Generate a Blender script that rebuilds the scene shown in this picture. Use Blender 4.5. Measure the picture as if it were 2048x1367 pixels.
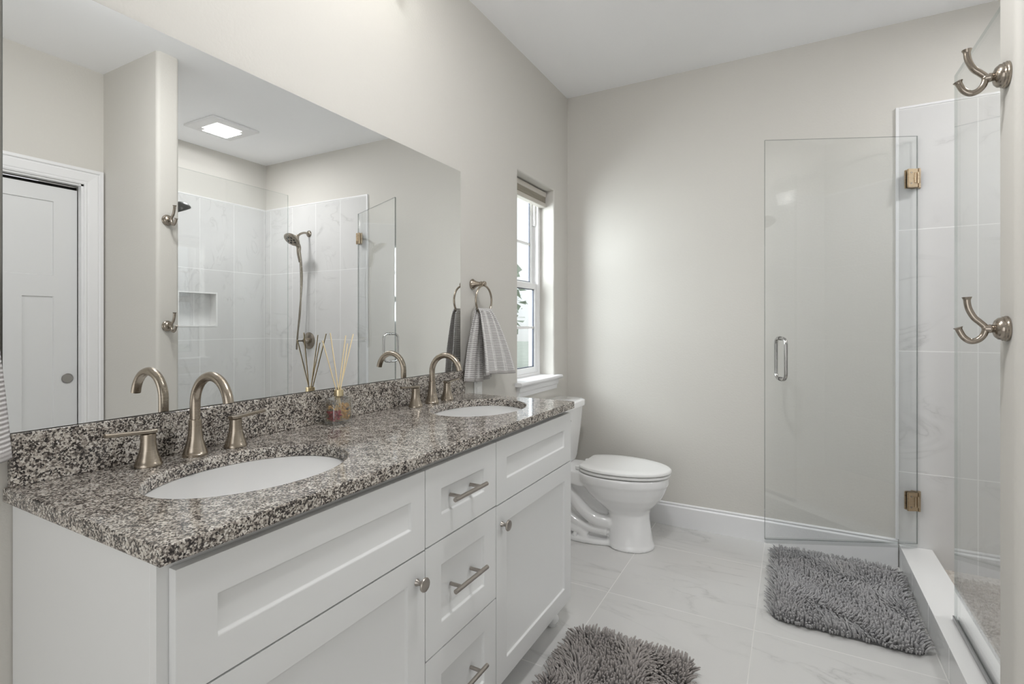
import bpy, bmesh, math, random
import numpy as np
from mathutils import Vector, Matrix
for o in list(bpy.data.objects):
    bpy.data.objects.remove(o)
SC = bpy.context.scene
COL = SC.collection
PI = math.pi
random.seed(7)

# ------------------------------------------------------------------ camera
YAW = math.radians(28.725)
cam = bpy.data.cameras.new('camera')
cam.sensor_width = 36.0
cam.lens = 36.0 * 1020.97 / 2048
cam.shift_y = -(683.5 - 647.6) / 2048
cam.clip_start = 0.02
cam.clip_end = 200
camo = bpy.data.objects.new('camera', cam)
COL.objects.link(camo)
camo.location = (1.3266, 0, 1.222)
camo.rotation_euler = (PI / 2, 0, YAW)
SC.camera = camo

# ------------------------------------------------------------------ light and exposure
SC.view_settings.view_transform = 'Standard'
SC.view_settings.look = 'None'
SC.view_settings.gamma = 1.0
SC.view_settings.exposure = 0.40
SC.view_settings.use_curve_mapping = False
SC.cycles.use_denoising = True
SC.cycles.max_bounces = 14
SC.cycles.diffuse_bounces = 6
SC.cycles.glossy_bounces = 8
SC.cycles.transparent_max_bounces = 16
SC.cycles.sample_clamp_indirect = 6.0
SC.cycles.caustics_reflective = False
SC.cycles.caustics_refractive = False

W = bpy.data.worlds.new('overcast_sky')
SC.world = W
W.use_nodes = True
wn = W.node_tree.nodes
wl = W.node_tree.links
wn.clear()
wout = wn.new('ShaderNodeOutputWorld')
wbg = wn.new('ShaderNodeBackground')
wtc = wn.new('ShaderNodeTexCoord')
wsx = wn.new('ShaderNodeSeparateXYZ')
wrm = wn.new('ShaderNodeValToRGB')
wmp = wn.new('ShaderNodeMapRange')
wmp.inputs[1].default_value = -0.3
wmp.inputs[2].default_value = 0.6
wl.new(wtc.outputs['Generated'], wsx.inputs[0])
wl.new(wsx.outputs[2], wmp.inputs[0])
wl.new(wmp.outputs[0], wrm.inputs[0])
wrm.color_ramp.elements[0].color = (0.62, 0.62, 0.60, 1)
wrm.color_ramp.elements[0].position = 0.25
wrm.color_ramp.elements[1].color = (0.93, 0.965, 1.0, 1)
wrm.color_ramp.elements[1].position = 0.42
wl.new(wrm.outputs[0], wbg.inputs[0])
wbg.inputs[1].default_value = 1.0
wl.new(wbg.outputs[0], wout.inputs[0])


def lamp(name, kind, loc, power, size=0.1, color=(1, 1, 1), rot=(0, 0, 0), size_y=None, parent=None):
    d = bpy.data.lights.new(name, kind)
    d.energy = power
    d.color = color
    if kind == 'AREA':
        d.size = size
        if size_y:
            d.shape = 'RECTANGLE'
            d.size_y = size_y
    else:
        d.shadow_soft_size = size
    o = bpy.data.objects.new(name, d)
    COL.objects.link(o)
    o.location = loc
    o.rotation_euler = rot
    return o


VL = [(0.17, y, 2.46) for y in (0.90, 1.18, 1.46)]
for i, p in enumerate(VL):
    lamp('vanity_bulb_light', 'POINT', p, 0.25, 0.05, (1.0, 0.97, 0.93))
lamp('vanity_shade_light', 'AREA', (0.235, 1.18, 2.50), 4.5, 0.12, (1.0, 0.985, 0.965), (0, math.radians(-82), 0), 0.72)
lamp('shower_ceiling_light', 'AREA', (2.54, 2.41, 2.705), 12, 0.19, (0.99, 0.99, 1.0))
lamp('room_fill_point', 'POINT', (1.0, 1.15, 2.60), 8, 0.10, (0.99, 0.99, 1.0))  # added fill from overhead, no known lamp there
lamp('room_fill_down', 'AREA', (1.0, 1.15, 2.695), 8, 0.15, (0.99, 0.99, 1.0))  # added downward fill, paired with the invented fixture
lamp('rear_fill', 'AREA', (1.2, -1.45, 1.25), 13, 2.2, (0.99, 0.99, 1.0), (PI / 2 + 0.30, 0, 0), 2.3)  # added broad fill behind the camera, not an actual source
lamp('window_daylight', 'AREA', (-0.80, 2.42, 1.85), 62, 1.2, (0.94, 0.97, 1.0), (PI / 2 - .12, 0, -PI / 2 + .38))

# ------------------------------------------------------------------ materials


def nmat(name):
    m = bpy.data.materials.new(name)
    m.use_nodes = True
    nt = m.node_tree
    nt.nodes.clear()
    out = nt.nodes.new('ShaderNodeOutputMaterial')
    p = nt.nodes.new('ShaderNodeBsdfPrincipled')
    nt.links.new(p.outputs[0], out.inputs[0])
    return m, nt, p, out


def N(nt, kind, **kw):
    n = nt.nodes.new(kind)
    for k, v in kw.items():
        if k.startswith('i_'):
            k = k[2:]
            n.inputs[int(k) if k.isdigit() else k].default_value = v
        else:
            setattr(n, k, v)
    return n


def mth(nt, op, a, b=None, c=None):
    n = nt.nodes.new('ShaderNodeMath')
    n.operation = op
    for i, v in enumerate((a, b, c)):
        if v is None:
            continue
        if isinstance(v, (int, float)):
            n.inputs[i].default_value = v
        else:
            nt.links.new(v, n.inputs[i])
    return n.outputs[0]


def ramp(nt, fac, stops, interp='LINEAR'):
    r = nt.nodes.new('ShaderNodeValToRGB')
    cr = r.color_ramp
    cr.interpolation = interp
    while len(cr.elements) < len(stops):
        cr.elements.new(0.5)
    for e, (p, c) in zip(cr.elements, stops):
        e.position = p
        e.color = (*c, 1) if len(c) == 3 else c
    nt.links.new(fac, r.inputs[0])
    return r.outputs[0]


def mixc(nt, fac, a, b, mode='MIX'):
    n = nt.nodes.new('ShaderNodeMix')
    n.data_type = 'RGBA'
    n.blend_type = mode
    for sock, v in ((n.inputs[0], fac), (n.inputs[6], a), (n.inputs[7], b)):
        if isinstance(v, (int, float)):
            sock.default_value = v
        elif isinstance(v, tuple):
            sock.default_value = (*v, 1)
        else:
            nt.links.new(v, sock)
    return n.outputs[2]


def pos(nt):
    return nt.nodes.new('ShaderNodeNewGeometry').outputs['Position']


def plain(name, col, rough=0.5, metal=0.0, bump=0.0, bscale=200, coat=0.0, var=0.0, spec=None):
    m, nt, p, out = nmat(name)
    p.inputs['Base Color'].default_value = (*col, 1)
    p.inputs['Roughness'].default_value = rough
    p.inputs['Metallic'].default_value = metal
    if coat:
        p.inputs['Coat Weight'].default_value = coat
        p.inputs['Coat Roughness'].default_value = 0.04
    if spec is not None:
        p.inputs['Specular IOR Level'].default_value = spec
    P = pos(nt)
    n = N(nt, 'ShaderNodeTexNoise', i_Scale=bscale, i_Detail=3.0)
    nt.links.new(P, n.inputs['Vector'])
    if bump:
        b = N(nt, 'ShaderNodeBump', i_Strength=bump, i_Distance=0.002)
        nt.links.new(n.outputs[0], b.inputs['Height'])
        nt.links.new(b.outputs[0], p.inputs['Normal'])
    if var:
        c = mixc(nt, n.outputs[0], tuple(x * (1 - var) for x in col), tuple(min(1, x * (1 + var)) for x in col))
        nt.links.new(c, p.inputs['Base Color'])
    return m


WALLC = (0.605, 0.588, 0.55)
m_wall = plain('painted_wall', WALLC, 0.62, bump=0.30, bscale=110, spec=0.3)
m_ceil = plain('ceiling_paint', (0.92, 0.925, 0.935), 0.75, bump=0.2, bscale=90, spec=0.2)
m_trim = plain('white_trim', (0.76, 0.76, 0.765), 0.32)
m_cab = plain('cabinet_paint', (0.72, 0.725, 0.72), 0.30)
m_door = plain('door_paint', (0.68, 0.685, 0.685), 0.38)
m_porc = plain('porcelain', (0.80, 0.80, 0.80), 0.07, coat=0.6)
m_basin = plain('basin_porcelain', (0.74, 0.73, 0.71), 0.07, coat=0.6)
m_plastic = plain('white_plastic', (0.78, 0.78, 0.77), 0.25)
m_vinyl = plain('window_vinyl', (0.84, 0.84, 0.84), 0.3)
m_dark = plain('shade_and_aerator_black', (0.02, 0.02, 0.02), 0.7)  # near-black standing in for door pocket shadow; also colours the aerator
m_black = plain('black_rubber', (0.025, 0.025, 0.027), 0.35)
m_gasket = plain('window_gasket', (0.08, 0.09, 0.12), 0.5)
m_curb = plain('curb_stone', (0.80, 0.795, 0.785), 0.2)
m_chan = plain('aluminium_channel', (0.42, 0.42, 0.43), 0.3, metal=1.0)
m_steel = plain('satin_steel', (0.45, 0.44, 0.43), 0.2, metal=1.0)
m_gold = plain('pale_gold_metal', (0.80, 0.68, 0.44), 0.15, metal=1.0)
m_reed = plain('reed_wood', (0.92, 0.76, 0.48), 0.6, var=0.10, bscale=300)
m_blindl = plain('blind_rail', (0.52, 0.49, 0.44), 0.45)
m_blindd = plain('blind_fabric', (0.40, 0.37, 0.31), 0.8, bump=0.3, bscale=600)
m_red = plain('red_petals', (0.42, 0.015, 0.045), 0.5, var=0.3, bscale=200)
m_amber = plain('amber_petals', (0.92, 0.52, 0.18), 0.5, var=0.35, bscale=160)
m_bark = plain('bark', (0.12, 0.09, 0.07), 0.9)
m_leaf = plain('tree_leaves', (0.36, 0.42, 0.33), 0.8, var=0.5, bscale=3)
m_grass = plain('lawn', (0.50, 0.54, 0.47), 0.9, var=0.3, bscale=2)
m_siding = plain('blue_siding', (0.42, 0.50, 0.58), 0.7)


def brushed(name, col, rough=0.24, stretch=(1, 1, 60)):
    m, nt, p, out = nmat(name)
    p.inputs['Metallic'].default_value = 1.0
    P = pos(nt)
    mp = N(nt, 'ShaderNodeMapping')
    mp.inputs['Scale'].default_value = stretch
    nt.links.new(P, mp.inputs[0])
    n = N(nt, 'ShaderNodeTexNoise', i_Scale=25.0, i_Detail=3.0)
    nt.links.new(mp.outputs[0], n.inputs['Vector'])
    c = mixc(nt, n.outputs[0], tuple(x * 0.88 for x in col), tuple(min(1, x * 1.1) for x in col))
    nt.links.new(c, p.inputs['Base Color'])
    r = N(nt, 'ShaderNodeMapRange', i_3=rough - 0.06, i_4=rough + 0.08)
    nt.links.new(n.outputs[0], r.inputs[0])
    nt.links.new(r.outputs[0], p.inputs['Roughness'])
    return m


m_nickel = brushed('brushed_nickel', (0.385, 0.335, 0.275))
m_nickeld = brushed('brushed_nickel_hook', (0.38, 0.335, 0.285), 0.2)
m_pull = brushed('pull_metal', (0.42, 0.385, 0.35), 0.3)
m_bronze = brushed('champagne_bronze', (0.47, 0.38, 0.27), 0.28)
m_shwr = brushed('shower_nickel', (0.36, 0.32, 0.27), 0.24)


def m_mirror_():
    m, nt, p, out = nmat('mirror_silver')
    p.inputs['Metallic'].default_value = 1.0
    p.inputs['Roughness'].default_value = 0.0
    p.inputs['Base Color'].default_value = (0.925, 0.935, 0.93, 1)
    return m


m_mirror = m_mirror_()


def glassmat(name, tint, f0=0.045, rough=0.0):
    """thin clear pane: clear transmission plus a Schlick reflection on each face"""
    m, nt, p, out = nmat(name)
    nt.nodes.remove(p)
    g = nt.nodes.new('ShaderNodeNewGeometry')
    d = nt.nodes.new('ShaderNodeVectorMath')
    d.operation = 'DOT_PRODUCT'
    nt.links.new(g.outputs['Normal'], d.inputs[0])
    nt.links.new(g.outputs['Incoming'], d.inputs[1])
    a = mth(nt, 'ABSOLUTE', d.outputs['Value'])
    q = mth(nt, 'POWER', mth(nt, 'SUBTRACT', 1.0, a), 5.0)
    f = mth(nt, 'MULTIPLY_ADD', q, 1 - f0, f0)
    t = N(nt, 'ShaderNodeBsdfTransparent')
    t.inputs[0].default_value = (*tint, 1)
    gl = N(nt, 'ShaderNodeBsdfGlossy')
    gl.inputs['Roughness'].default_value = rough
    gl.inputs[0].default_value = (1, 1, 1, 1)
    mx = N(nt, 'ShaderNodeMixShader')
    nt.links.new(f, mx.inputs[0])
    nt.links.new(t.outputs[0], mx.inputs[1])
    nt.links.new(gl.outputs[0], mx.inputs[2])
    nt.links.new(mx.outputs[0], out.inputs[0])
    return m


m_glass = glassmat('shower_glass', (0.985, 0.992, 0.992), 0.055)
m_wglass = glassmat('window_glass', (0.95, 0.97, 0.97), 0.04)
m_seal = glassmat('clear_seal', (0.90, 0.91, 0.91), 0.10, 0.15)
m_bottle = glassmat('bottle_glass', (0.93, 0.94, 0.94), 0.09)
m_liquid = glassmat('perfume_oil', (0.96, 0.90, 0.80), 0.03)
m_gedged = glassmat('door_glass_edge', (0.34, 0.37, 0.365), 0.12, 0.05)
m_gedge = glassmat('glass_edge', (0.66, 0.71, 0.70), 0.12, 0.05)


def tilemat(name, au, av, ou, ov, su, sv, gw, base, base2, grout, rough, vein=0.5, vscale=2.2, bond=False):
    m, nt, p, out = nmat(name)
    P = pos(nt)
    s = N(nt, 'ShaderNodeSeparateXYZ')
    nt.links.new(P, s.inputs[0])
    U, V = s.outputs[au], s.outputs[av]

    def line(S, o, size):
        a = mth(nt, 'DIVIDE', mth(nt, 'SUBTRACT', S, o), size)
        r = mth(nt, 'ROUND', a)
        return mth(nt, 'LESS_THAN', mth(nt, 'MULTIPLY', mth(nt, 'ABSOLUTE', mth(nt, 'SUBTRACT', a, r)), size), gw / 2), mth(nt, 'FLOOR', a)
    lu, iu = line(U, ou, su)
    lv, iv = line(V, ov, sv)
    g = mth(nt, 'MAXIMUM', lu, lv)
    # each tile gets its own piece of the stone pattern
    cell = N(nt, 'ShaderNodeCombineXYZ')
    nt.links.new(mth(nt, 'MULTIPLY', iu, 3.7), cell.inputs[0])
    nt.links.new(mth(nt, 'MULTIPLY', iv, 5.3), cell.inputs[1])
    nt.links.new(mth(nt, 'ADD', iu, iv), cell.inputs[2])
    ad = N(nt, 'ShaderNodeVectorMath', operation='ADD')
    nt.links.new(P, ad.inputs[0])
    nt.links.new(cell.outputs[0], ad.inputs[1])
    n1 = N(nt, 'ShaderNodeTexNoise', i_Scale=vscale, i_Detail=6.0, i_Distortion=1.4)
    mp = N(nt, 'ShaderNodeMapping')
    mp.inputs['Rotation'].default_value = (0.5, 0.7, 0.65)
    mp.inputs['Scale'].default_value = (0.6, 2.2, 1.0)
    nt.links.new(ad.outputs[0], mp.inputs[0])
    nt.links.new(mp.outputs[0], n1.inputs['Vector'])
    ridge = mth(nt, 'ABSOLUTE', mth(nt, 'SUBTRACT', n1.outputs[0], 0.5))
    v = ramp(nt, ridge, [(0.0, (1, 1, 1)), (0.010, (0.35, 0.35, 0.35)), (0.04, (0, 0, 0))])
    n2 = N(nt, 'ShaderNodeTexNoise', i_Scale=vscale * 1.3, i_Detail=3.0)
    nt.links.new(ad.outputs[0], n2.inputs['Vector'])
    msk = ramp(nt, n2.outputs[0], [(0.45, (0, 0, 0)), (0.62, (1, 1, 1))])
    c = mixc(nt, n2.outputs[0], base, base2)
    vv = mth(nt, 'MULTIPLY', mth(nt, 'MULTIPLY', v, msk), vein)
    c = mixc(nt, vv, c, tuple(x * 0.55 for x in base))
    c = mixc(nt, g, c, grout)
    nt.links.new(c, p.inputs['Base Color'])
    nt.links.new(mth(nt, 'MULTIPLY_ADD', g, 0.4, rough), p.inputs['Roughness'])
    b = N(nt, 'ShaderNodeBump', i_Strength=0.5, i_Distance=0.001)
    b.invert = True
    nt.links.new(g, b.inputs['Height'])
    nt.links.new(b.outputs[0], p.inputs['Normal'])
    p.inputs['Specular IOR Level'].default_value = 0.4
    return m


FB, FB2 = (0.575, 0.57, 0.56), (0.655, 0.65, 0.635)
m_floor = tilemat('floor_tile', 0, 1, 0.592, 2.253, 0.602, 0.602, 0.0035, FB, FB2, (0.70, 0.69, 0.67), 0.12, 0.40, 2.0)
TB, TB2 = (0.60, 0.598, 0.592), (0.66, 0.657, 0.65)
m_tile_y = tilemat('shower_tile_back', 0, 2, 2.102, 0.482, 0.305, 0.605, 0.0035, TB, TB2, (0.82, 0.82, 0.81), 0.045, 0.40, 3.2)
m_tile_x = tilemat('shower_tile_side', 1, 2, 2.563, 0.482, 0.305, 0.605, 0.0035, TB, TB2, (0.82, 0.82, 0.81), 0.045, 0.40, 3.2)


def m_granite_():
    m, nt, p, out = nmat('granite')
    P = pos(nt)
    n0 = N(nt, 'ShaderNodeTexNoise', i_Scale=260.0, i_Detail=2.0)
    nt.links.new(P, n0.inputs['Vector'])
    P2 = N(nt, 'ShaderNodeVectorMath', operation='MULTIPLY_ADD')
    nt.links.new(n0.outputs['Color'], P2.inputs[0])
    P2.inputs[1].default_value = (0.005, 0.005, 0.005)
    nt.links.new(P, P2.inputs[2])
    vo = N(nt, 'ShaderNodeTexVoronoi', i_Scale=335.0)
    nt.links.new(P2.outputs[0], vo.inputs['Vector'])
    s = N(nt, 'ShaderNodeSeparateColor')
    nt.links.new(vo.outputs['Color'], s.inputs[0])
    nb = N(nt, 'ShaderNodeTexNoise', i_Scale=120.0, i_Detail=2.0)
    nt.links.new(P, nb.inputs['Vector'])
    nl = N(nt, 'ShaderNodeTexNoise', i_Scale=38.0, i_Detail=2.0)
    nt.links.new(P, nl.inputs['Vector'])
    f = mth(nt, 'ADD', mth(nt, 'MULTIPLY', s.outputs[0], 0.58), mth(nt, 'MULTIPLY', nb.outputs[0], 0.42))
    f = mth(nt, 'ADD', f, mth(nt, 'MULTIPLY_ADD', nl.outputs[0], 0.50, -0.245))
    c = ramp(nt, f, [(0.0, (0.014, 0.012, 0.012)), (0.34, (0.035, 0.03, 0.028)), (0.41, (0.11, 0.095, 0.085)),
                     (0.50, (0.24, 0.21, 0.185)), (0.58, (0.40, 0.36, 0.315)), (0.68, (0.55, 0.51, 0.455)), (0.82, (0.68, 0.65, 0.60))], 'LINEAR')
    nt.links.new(c, p.inputs['Base Color'])
    p.inputs['Roughness'].default_value = 0.10
    return m


m_granite = m_granite_()


def m_towel_():
    m, nt, p, out = nmat('ribbed_towel')
    at = N(nt, 'ShaderNodeUVMap')
    s = N(nt, 'ShaderNodeSeparateXYZ')
    nt.links.new(at.outputs[0], s.inputs[0])
    U, V = s.outputs[0], s.outputs[1]
    rib = mth(nt, 'SINE', mth(nt, 'MULTIPLY', V, 2 * PI * 40))
    n = N(nt, 'ShaderNodeTexNoise', i_Scale=900.0, i_Detail=2.0)
    nt.links.new(pos(nt), n.inputs['Vector'])
    r2 = mth(nt, 'ADD', mth(nt, 'MULTIPLY_ADD', rib, 0.42, 0.5), mth(nt, 'MULTIPLY_ADD', n.outputs[0], 0.9, -0.45))
    c = ramp(nt, r2, [(0.05, (0.33, 0.31, 0.305)), (0.5, (0.58, 0.56, 0.555)), (0.95, (0.84, 0.83, 0.82))])
    st = mth(nt, 'GREATER_THAN', mth(nt, 'SINE', mth(nt, 'MULTIPLY', U, 2 * PI * 7)), 0.72)
    c = mixc(nt, mth(nt, 'MULTIPLY', st, 0.6), c, (0.84, 0.83, 0.82))
    hem = mth(nt, 'LESS_THAN', V, 0.045)
    c = mixc(nt, hem, c, (0.50, 0.48, 0.47))
    nt.links.new(c, p.inputs['Base Color'])
    p.inputs['Roughness'].default_value = 0.95
    b = N(nt, 'ShaderNodeBump', i_Strength=0.8, i_Distance=0.002)
    nt.links.new(r2, b.inputs['Height'])
    nt.links.new(b.outputs[0], p.inputs['Normal'])
    return m


m_towel = m_towel_()


def m_rug_(name, c1, c2):
    m, nt, p, out = nmat(name)
    P = pos(nt)
    n = N(nt, 'ShaderNodeTexNoise', i_Scale=160.0, i_Detail=2.0)
    nt.links.new(P, n.inputs['Vector'])
    n2 = N(nt, 'ShaderNodeTexNoise', i_Scale=7.0, i_Detail=2.0)
    nt.links.new(P, n2.inputs['Vector'])
    c = mixc(nt, n.outputs[0], c1, c2)
    c = mixc(nt, mth(nt, 'MULTIPLY', n2.outputs[0], 0.35), c, tuple(x * y for x, y in zip(c2, (1.05, 0.98, 0.92))))
    nt.links.new(c, p.inputs['Base Color'])
    p.inputs['Roughness'].default_value = 0.9
    p.inputs['Sheen Weight'].default_value = 0.25
    return m


m_rug1 = m_rug_('rug_warm_grey', (0.16, 0.145, 0.14), (0.42, 0.395, 0.38))
m_rug2 = m_rug_('rug_cool_grey', (0.18, 0.18, 0.185), (0.47, 0.47, 0.48))
m_backing = plain('rug_backing', (0.10, 0.10, 0.10), 0.9)


def m_pebble_():
    m, nt, p, out = nmat('shower_pan_stone')
    vo = N(nt, 'ShaderNodeTexVoronoi', i_Scale=70.0)
    nt.links.new(pos(nt), vo.inputs['Vector'])
    s = N(nt, 'ShaderNodeSeparateColor')
    nt.links.new(vo.outputs['Color'], s.inputs[0])
    c = ramp(nt, s.outputs[0], [(0, (0.44, 0.39, 0.34)), (0.5, (0.58, 0.53, 0.47)), (1, (0.66, 0.62, 0.57))])
    nt.links.new(c, p.inputs['Base Color'])
    p.inputs['Roughness'].default_value = 0.4
    b = N(nt, 'ShaderNodeBump', i_Strength=0.6, i_Distance=0.004)
    b.invert = True
    nt.links.new(vo.outputs['Distance'], b.inputs['Height'])
    nt.links.new(b.outputs[0], p.inputs['Normal'])
    return m


m_pebble = m_pebble_()


def emis(name, col, s):
    m, nt, p, out = nmat(name)
    nt.nodes.remove(p)
    e = N(nt, 'ShaderNodeEmission', i_1=s)
    e.inputs[0].default_value = (*col, 1)
    nt.links.new(e.outputs[0], out.inputs[0])
    return m


m_lens = emis('lit_lens', (1.0, 0.98, 0.95), 4.0)
m_shade = emis('lit_glass_shade', (1.0, 0.92, 0.82), 9.0)

# ------------------------------------------------------------------ mesh helpers


def link(name, me, m, parent=None, smooth=False):
    """link mesh (world coordinates) as one object with its origin at its own base"""
    n = len(me.vertices)
    co = np.empty(n * 3, dtype=np.float32)
    me.vertices.foreach_get('co', co)
    co = co.reshape(-1, 3)
    lo, hi = co.min(0), co.max(0)
    org = np.array([(lo[0] + hi[0]) / 2, (lo[1] + hi[1]) / 2, lo[2]], dtype=np.float32)
    co -= org
    me.vertices.foreach_set('co', co.ravel())
    me.update()
    o = bpy.data.objects.new(name, me)
    COL.objects.link(o)
    base = Vector(org.tolist())
    if parent is not None:
        o.parent = parent
        base = base - wpos(parent)
    o.location = base
    if m is not None:
        me.materials.append(m)
    if smooth:
        me.polygons.foreach_set('use_smooth', [True] * len(me.polygons))
    return o


def wpos(o):
    v = Vector((0, 0, 0))
    while o is not None:
        v = v + o.location
        o = o.parent
    return v


def fin(name, bm, m, parent=None, smooth=False, bev=0, seg=2, norm=True):
    if norm:
        bmesh.ops.recalc_face_normals(bm, faces=bm.faces[:])
    if bev:
        es = [e for e in bm.edges if len(e.link_faces) == 2 and e.calc_face_angle(0) > 0.6]
        bmesh.ops.bevel(bm, geom=es, offset=bev, segments=seg, affect='EDGES', profile=0.5)
    me = bpy.data.meshes.new(name)
    bm.to_mesh(me)
    bm.free()
    o = link(name, me, m, parent, smooth)
    if smooth:
        smooth_by_angle(o)
    return o


def smooth_by_angle(o, ang=0.7):
    me = o.data
    bm = bmesh.new()
    bm.from_mesh(me)
    for e in bm.edges:
        e.smooth = not (len(e.link_faces) == 2 and e.calc_face_angle(0) > ang)
    bm.to_mesh(me)
    bm.free()


def box(bm, x0, x1, y0, y1, z0, z1, rot=None):
    vs = [bm.verts.new((x, y, z)) for z in (z0, z1) for x, y in ((x0, y0), (x1, y0), (x1, y1), (x0, y1))]
    for f in ((0, 3, 2, 1), (4, 5, 6, 7), (0, 1, 5, 4), (1, 2, 6, 5), (2, 3, 7, 6), (3, 0, 4, 7)):
        bm.faces.new([vs[i] for i in f])
    if rot is not None:
        bmesh.ops.transform(bm, matrix=rot, verts=vs)
    return vs


def mk(name, m, x0, x1, y0, y1, z0, z1, parent=None, bev=0.0, seg=2, smooth=False):
    bm = bmesh.new()
    box(bm, x0, x1, y0, y1, z0, z1)
    return fin(name, bm, m, parent, smooth, bev, seg)


def loft(bm, rings, cap0=True, cap1=True, closed=True):
    R = [[bm.verts.new(p) for p in r] for r in rings]
    n = len(R[0])
    for a, b in zip(R, R[1:]):
        for i in range(n if closed else n - 1):
            j = (i + 1) % n
            bm.faces.new((a[i], a[j], b[j], b[i]))
    if cap0:
        bm.faces.new(R[0][::-1])
    if cap1:
        bm.faces.new(R[-1])
    return R


def lathe(bm, prof, c, axis='z', n=28, sgn=1):
    """prof: (radius, height along axis)"""
    rings = []
    for r, h in prof:
        ring = []
        for i in range(n):
            a = 2 * PI * i / n
            u, v = r * math.cos(a), r * math.sin(a)
            p = {'z': (u, v, h * sgn), 'x': (h * sgn, u, v), 'y': (u, h * sgn, v)}[axis]
            ring.append((c[0] + p[0], c[1] + p[1], c[2] + p[2]))
        rings.append(ring)
    loft(bm, rings)


def spline(pts, k=6):
    """Catmull-Rom through the points"""
    P = [Vector(p) for p in pts]
    P = [P[0] * 2 - P[1]] + P + [P[-1] * 2 - P[-2]]
    out = []
    for i in range(1, len(P) - 2):
        for j in range(k):
            t = j / k
            a, b, c, d = P[i - 1], P[i], P[i + 1], P[i + 2]
            out.append(0.5 * ((2 * b) + (c - a) * t + (2 * a - 5 * b + 4 * c - d) * t * t + (3 * b - a - 3 * c + d) * t ** 3))
    out.append(P[-2])
    return out


def tube(bm, path, rad, n=14, caps=True, closed=False):
    path = [Vector(p) for p in path]
    m = len(path)
    rads = rad if isinstance(rad, (list, tuple)) else [rad] * m
    if len(rads) != m:
        rads = [float(np.interp(i / (m - 1), np.linspace(0, 1, len(rads)), rads)) for i in range(m)]
    rings = []
    prev = None
    for i, p in enumerate(path):
        if closed:
            t = (path[(i + 1) % m] - path[i - 1]).normalized()
        else:
            t = (path[min(i + 1, m - 1)] - path[max(i - 1, 0)]).normalized()
        if prev is None:
            ref = Vector((0, 0, 1)) if abs(t.z) < 0.9 else Vector((0, 1, 0))
            nrm = t.cross(ref).normalized()
        else:
            nrm = (prev - t * prev.dot(t)).normalized()
        prev = nrm
        bn = t.cross(nrm)
        rings.append([tuple(p + (nrm * math.cos(2 * PI * j / n) + bn * math.sin(2 * PI * j / n)) * rads[i]) for j in range(n)])
    if closed:
        R = [[bm.verts.new(q) for q in r] for r in rings]
        for i in range(m):
            a, b = R[i], R[(i + 1) % m]
            for j in range(n):
                k = (j + 1) % n
                bm.faces.new((a[j], a[k], b[k], b[j]))
    else:
        loft(bm, rings, caps, caps)


def tag(o, label=None, cat=None, group=None, kind=None):
    if label:
        o['label'] = label
    if cat:
        o['category'] = cat
    if group:
        o['group'] = group
    if kind:
        o['kind'] = kind
    return o


def thing(name, loc, label, cat, group=None, rz=0.0):
    o = bpy.data.objects.new(name, None)
    o.empty_display_size = 0.05
    COL.objects.link(o)
    o.location = loc
    o.rotation_euler = (0, 0, rz)
    return tag(o, label, cat, group)


def copy_tree(o, parent=None):
    c = o.copy()
    COL.objects.link(c)
    c.parent = parent
    for ch in list(o.children):
        copy_tree(ch, c)
    return c


# ------------------------------------------------------------------ room shell
H = 2.74
YB = 3.197
XD = 2.357     # wall with the pocket door
XS = 3.10      # shower side wall
XP = 1.77      # end of the partition
YP0, YP1 = 1.553, 1.672


def struct(o, label=None):
    o['kind'] = 'structure'
    if label:
        o['label'] = label
    return o


struct(mk('floor', m_floor, -0.17, 3.27, -1.6, YB + 0.15, -0.1, 0.0), 'polished pale marble-look floor tile')
struct(mk('ceiling', m_ceil, -0.17, 3.27, -1.6, YB + 0.15, H, H + 0.1), 'flat white ceiling')
WY0, WY1, WZ0, WZ1 = 2.488, 2.982, 0.885, 2.072


def wall_window():
    bm = bmesh.new()
    ys = [-1.6, WY0, WY1, YB + 0.15]
    zs = [0.0, WZ0, WZ1, H]
    for x in (0.0, -0.17):
        V = {}
        for i, y in enumerate(ys):
            for j, z in enumerate(zs):
                V[i, j] = bm.verts.new((x, y, z))
        for i in range(3):
            for j in range(3):
                if (i, j) != (1, 1):
                    bm.faces.new((V[i, j], V[i + 1, j], V[i + 1, j + 1], V[i, j + 1]))
        if x == 0.0:
            A = V
        else:
            B = V
    for a, b in (((1, 1), (2, 1)), ((2, 1), (2, 2)), ((2, 2), (1, 2)), ((1, 2), (1, 1))):
        bm.faces.new((A[a], A[b], B[b], B[a]))
    per = [(i, 0) for i in range(4)] + [(3, j) for j in range(1, 4)] + [(i, 3) for i in (2, 1, 0)] + [(0, j) for j in (2, 1)]
    for a, b in zip(per, per[1:] + per[:1]):
        bm.faces.new((A[a], A[b], B[b], B[a]))
    bmesh.ops.recalc_face_normals(bm, faces=bm.faces[:])
    es = []
    for e in bm.edges:
        p, q = e.verts[0].co, e.verts[1].co
        if abs(p.x) < 1e-6 and abs(q.x) < 1e-6 and e.calc_face_angle(0) > 0.6 and min(p.y, q.y) > WY0 - .01 and max(p.y, q.y) < WY1 + .01 and min(p.z, q.z) > WZ0 - .01 and max(p.z, q.z) < WZ1 + .01:
            es.append(e)
    bmesh.ops.bevel(bm, geom=es, offset=0.012, segments=4, affect='EDGES', profile=0.5)
    return fin('wall_left', bm, m_wall, smooth=True)


struct(wall_window(), 'greige painted wall above the vanity')
struct(mk('wall_far', m_wall, 0.0, 3.27, YB, YB + 0.15, 0, H), 'greige painted wall behind the toilet')


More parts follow.
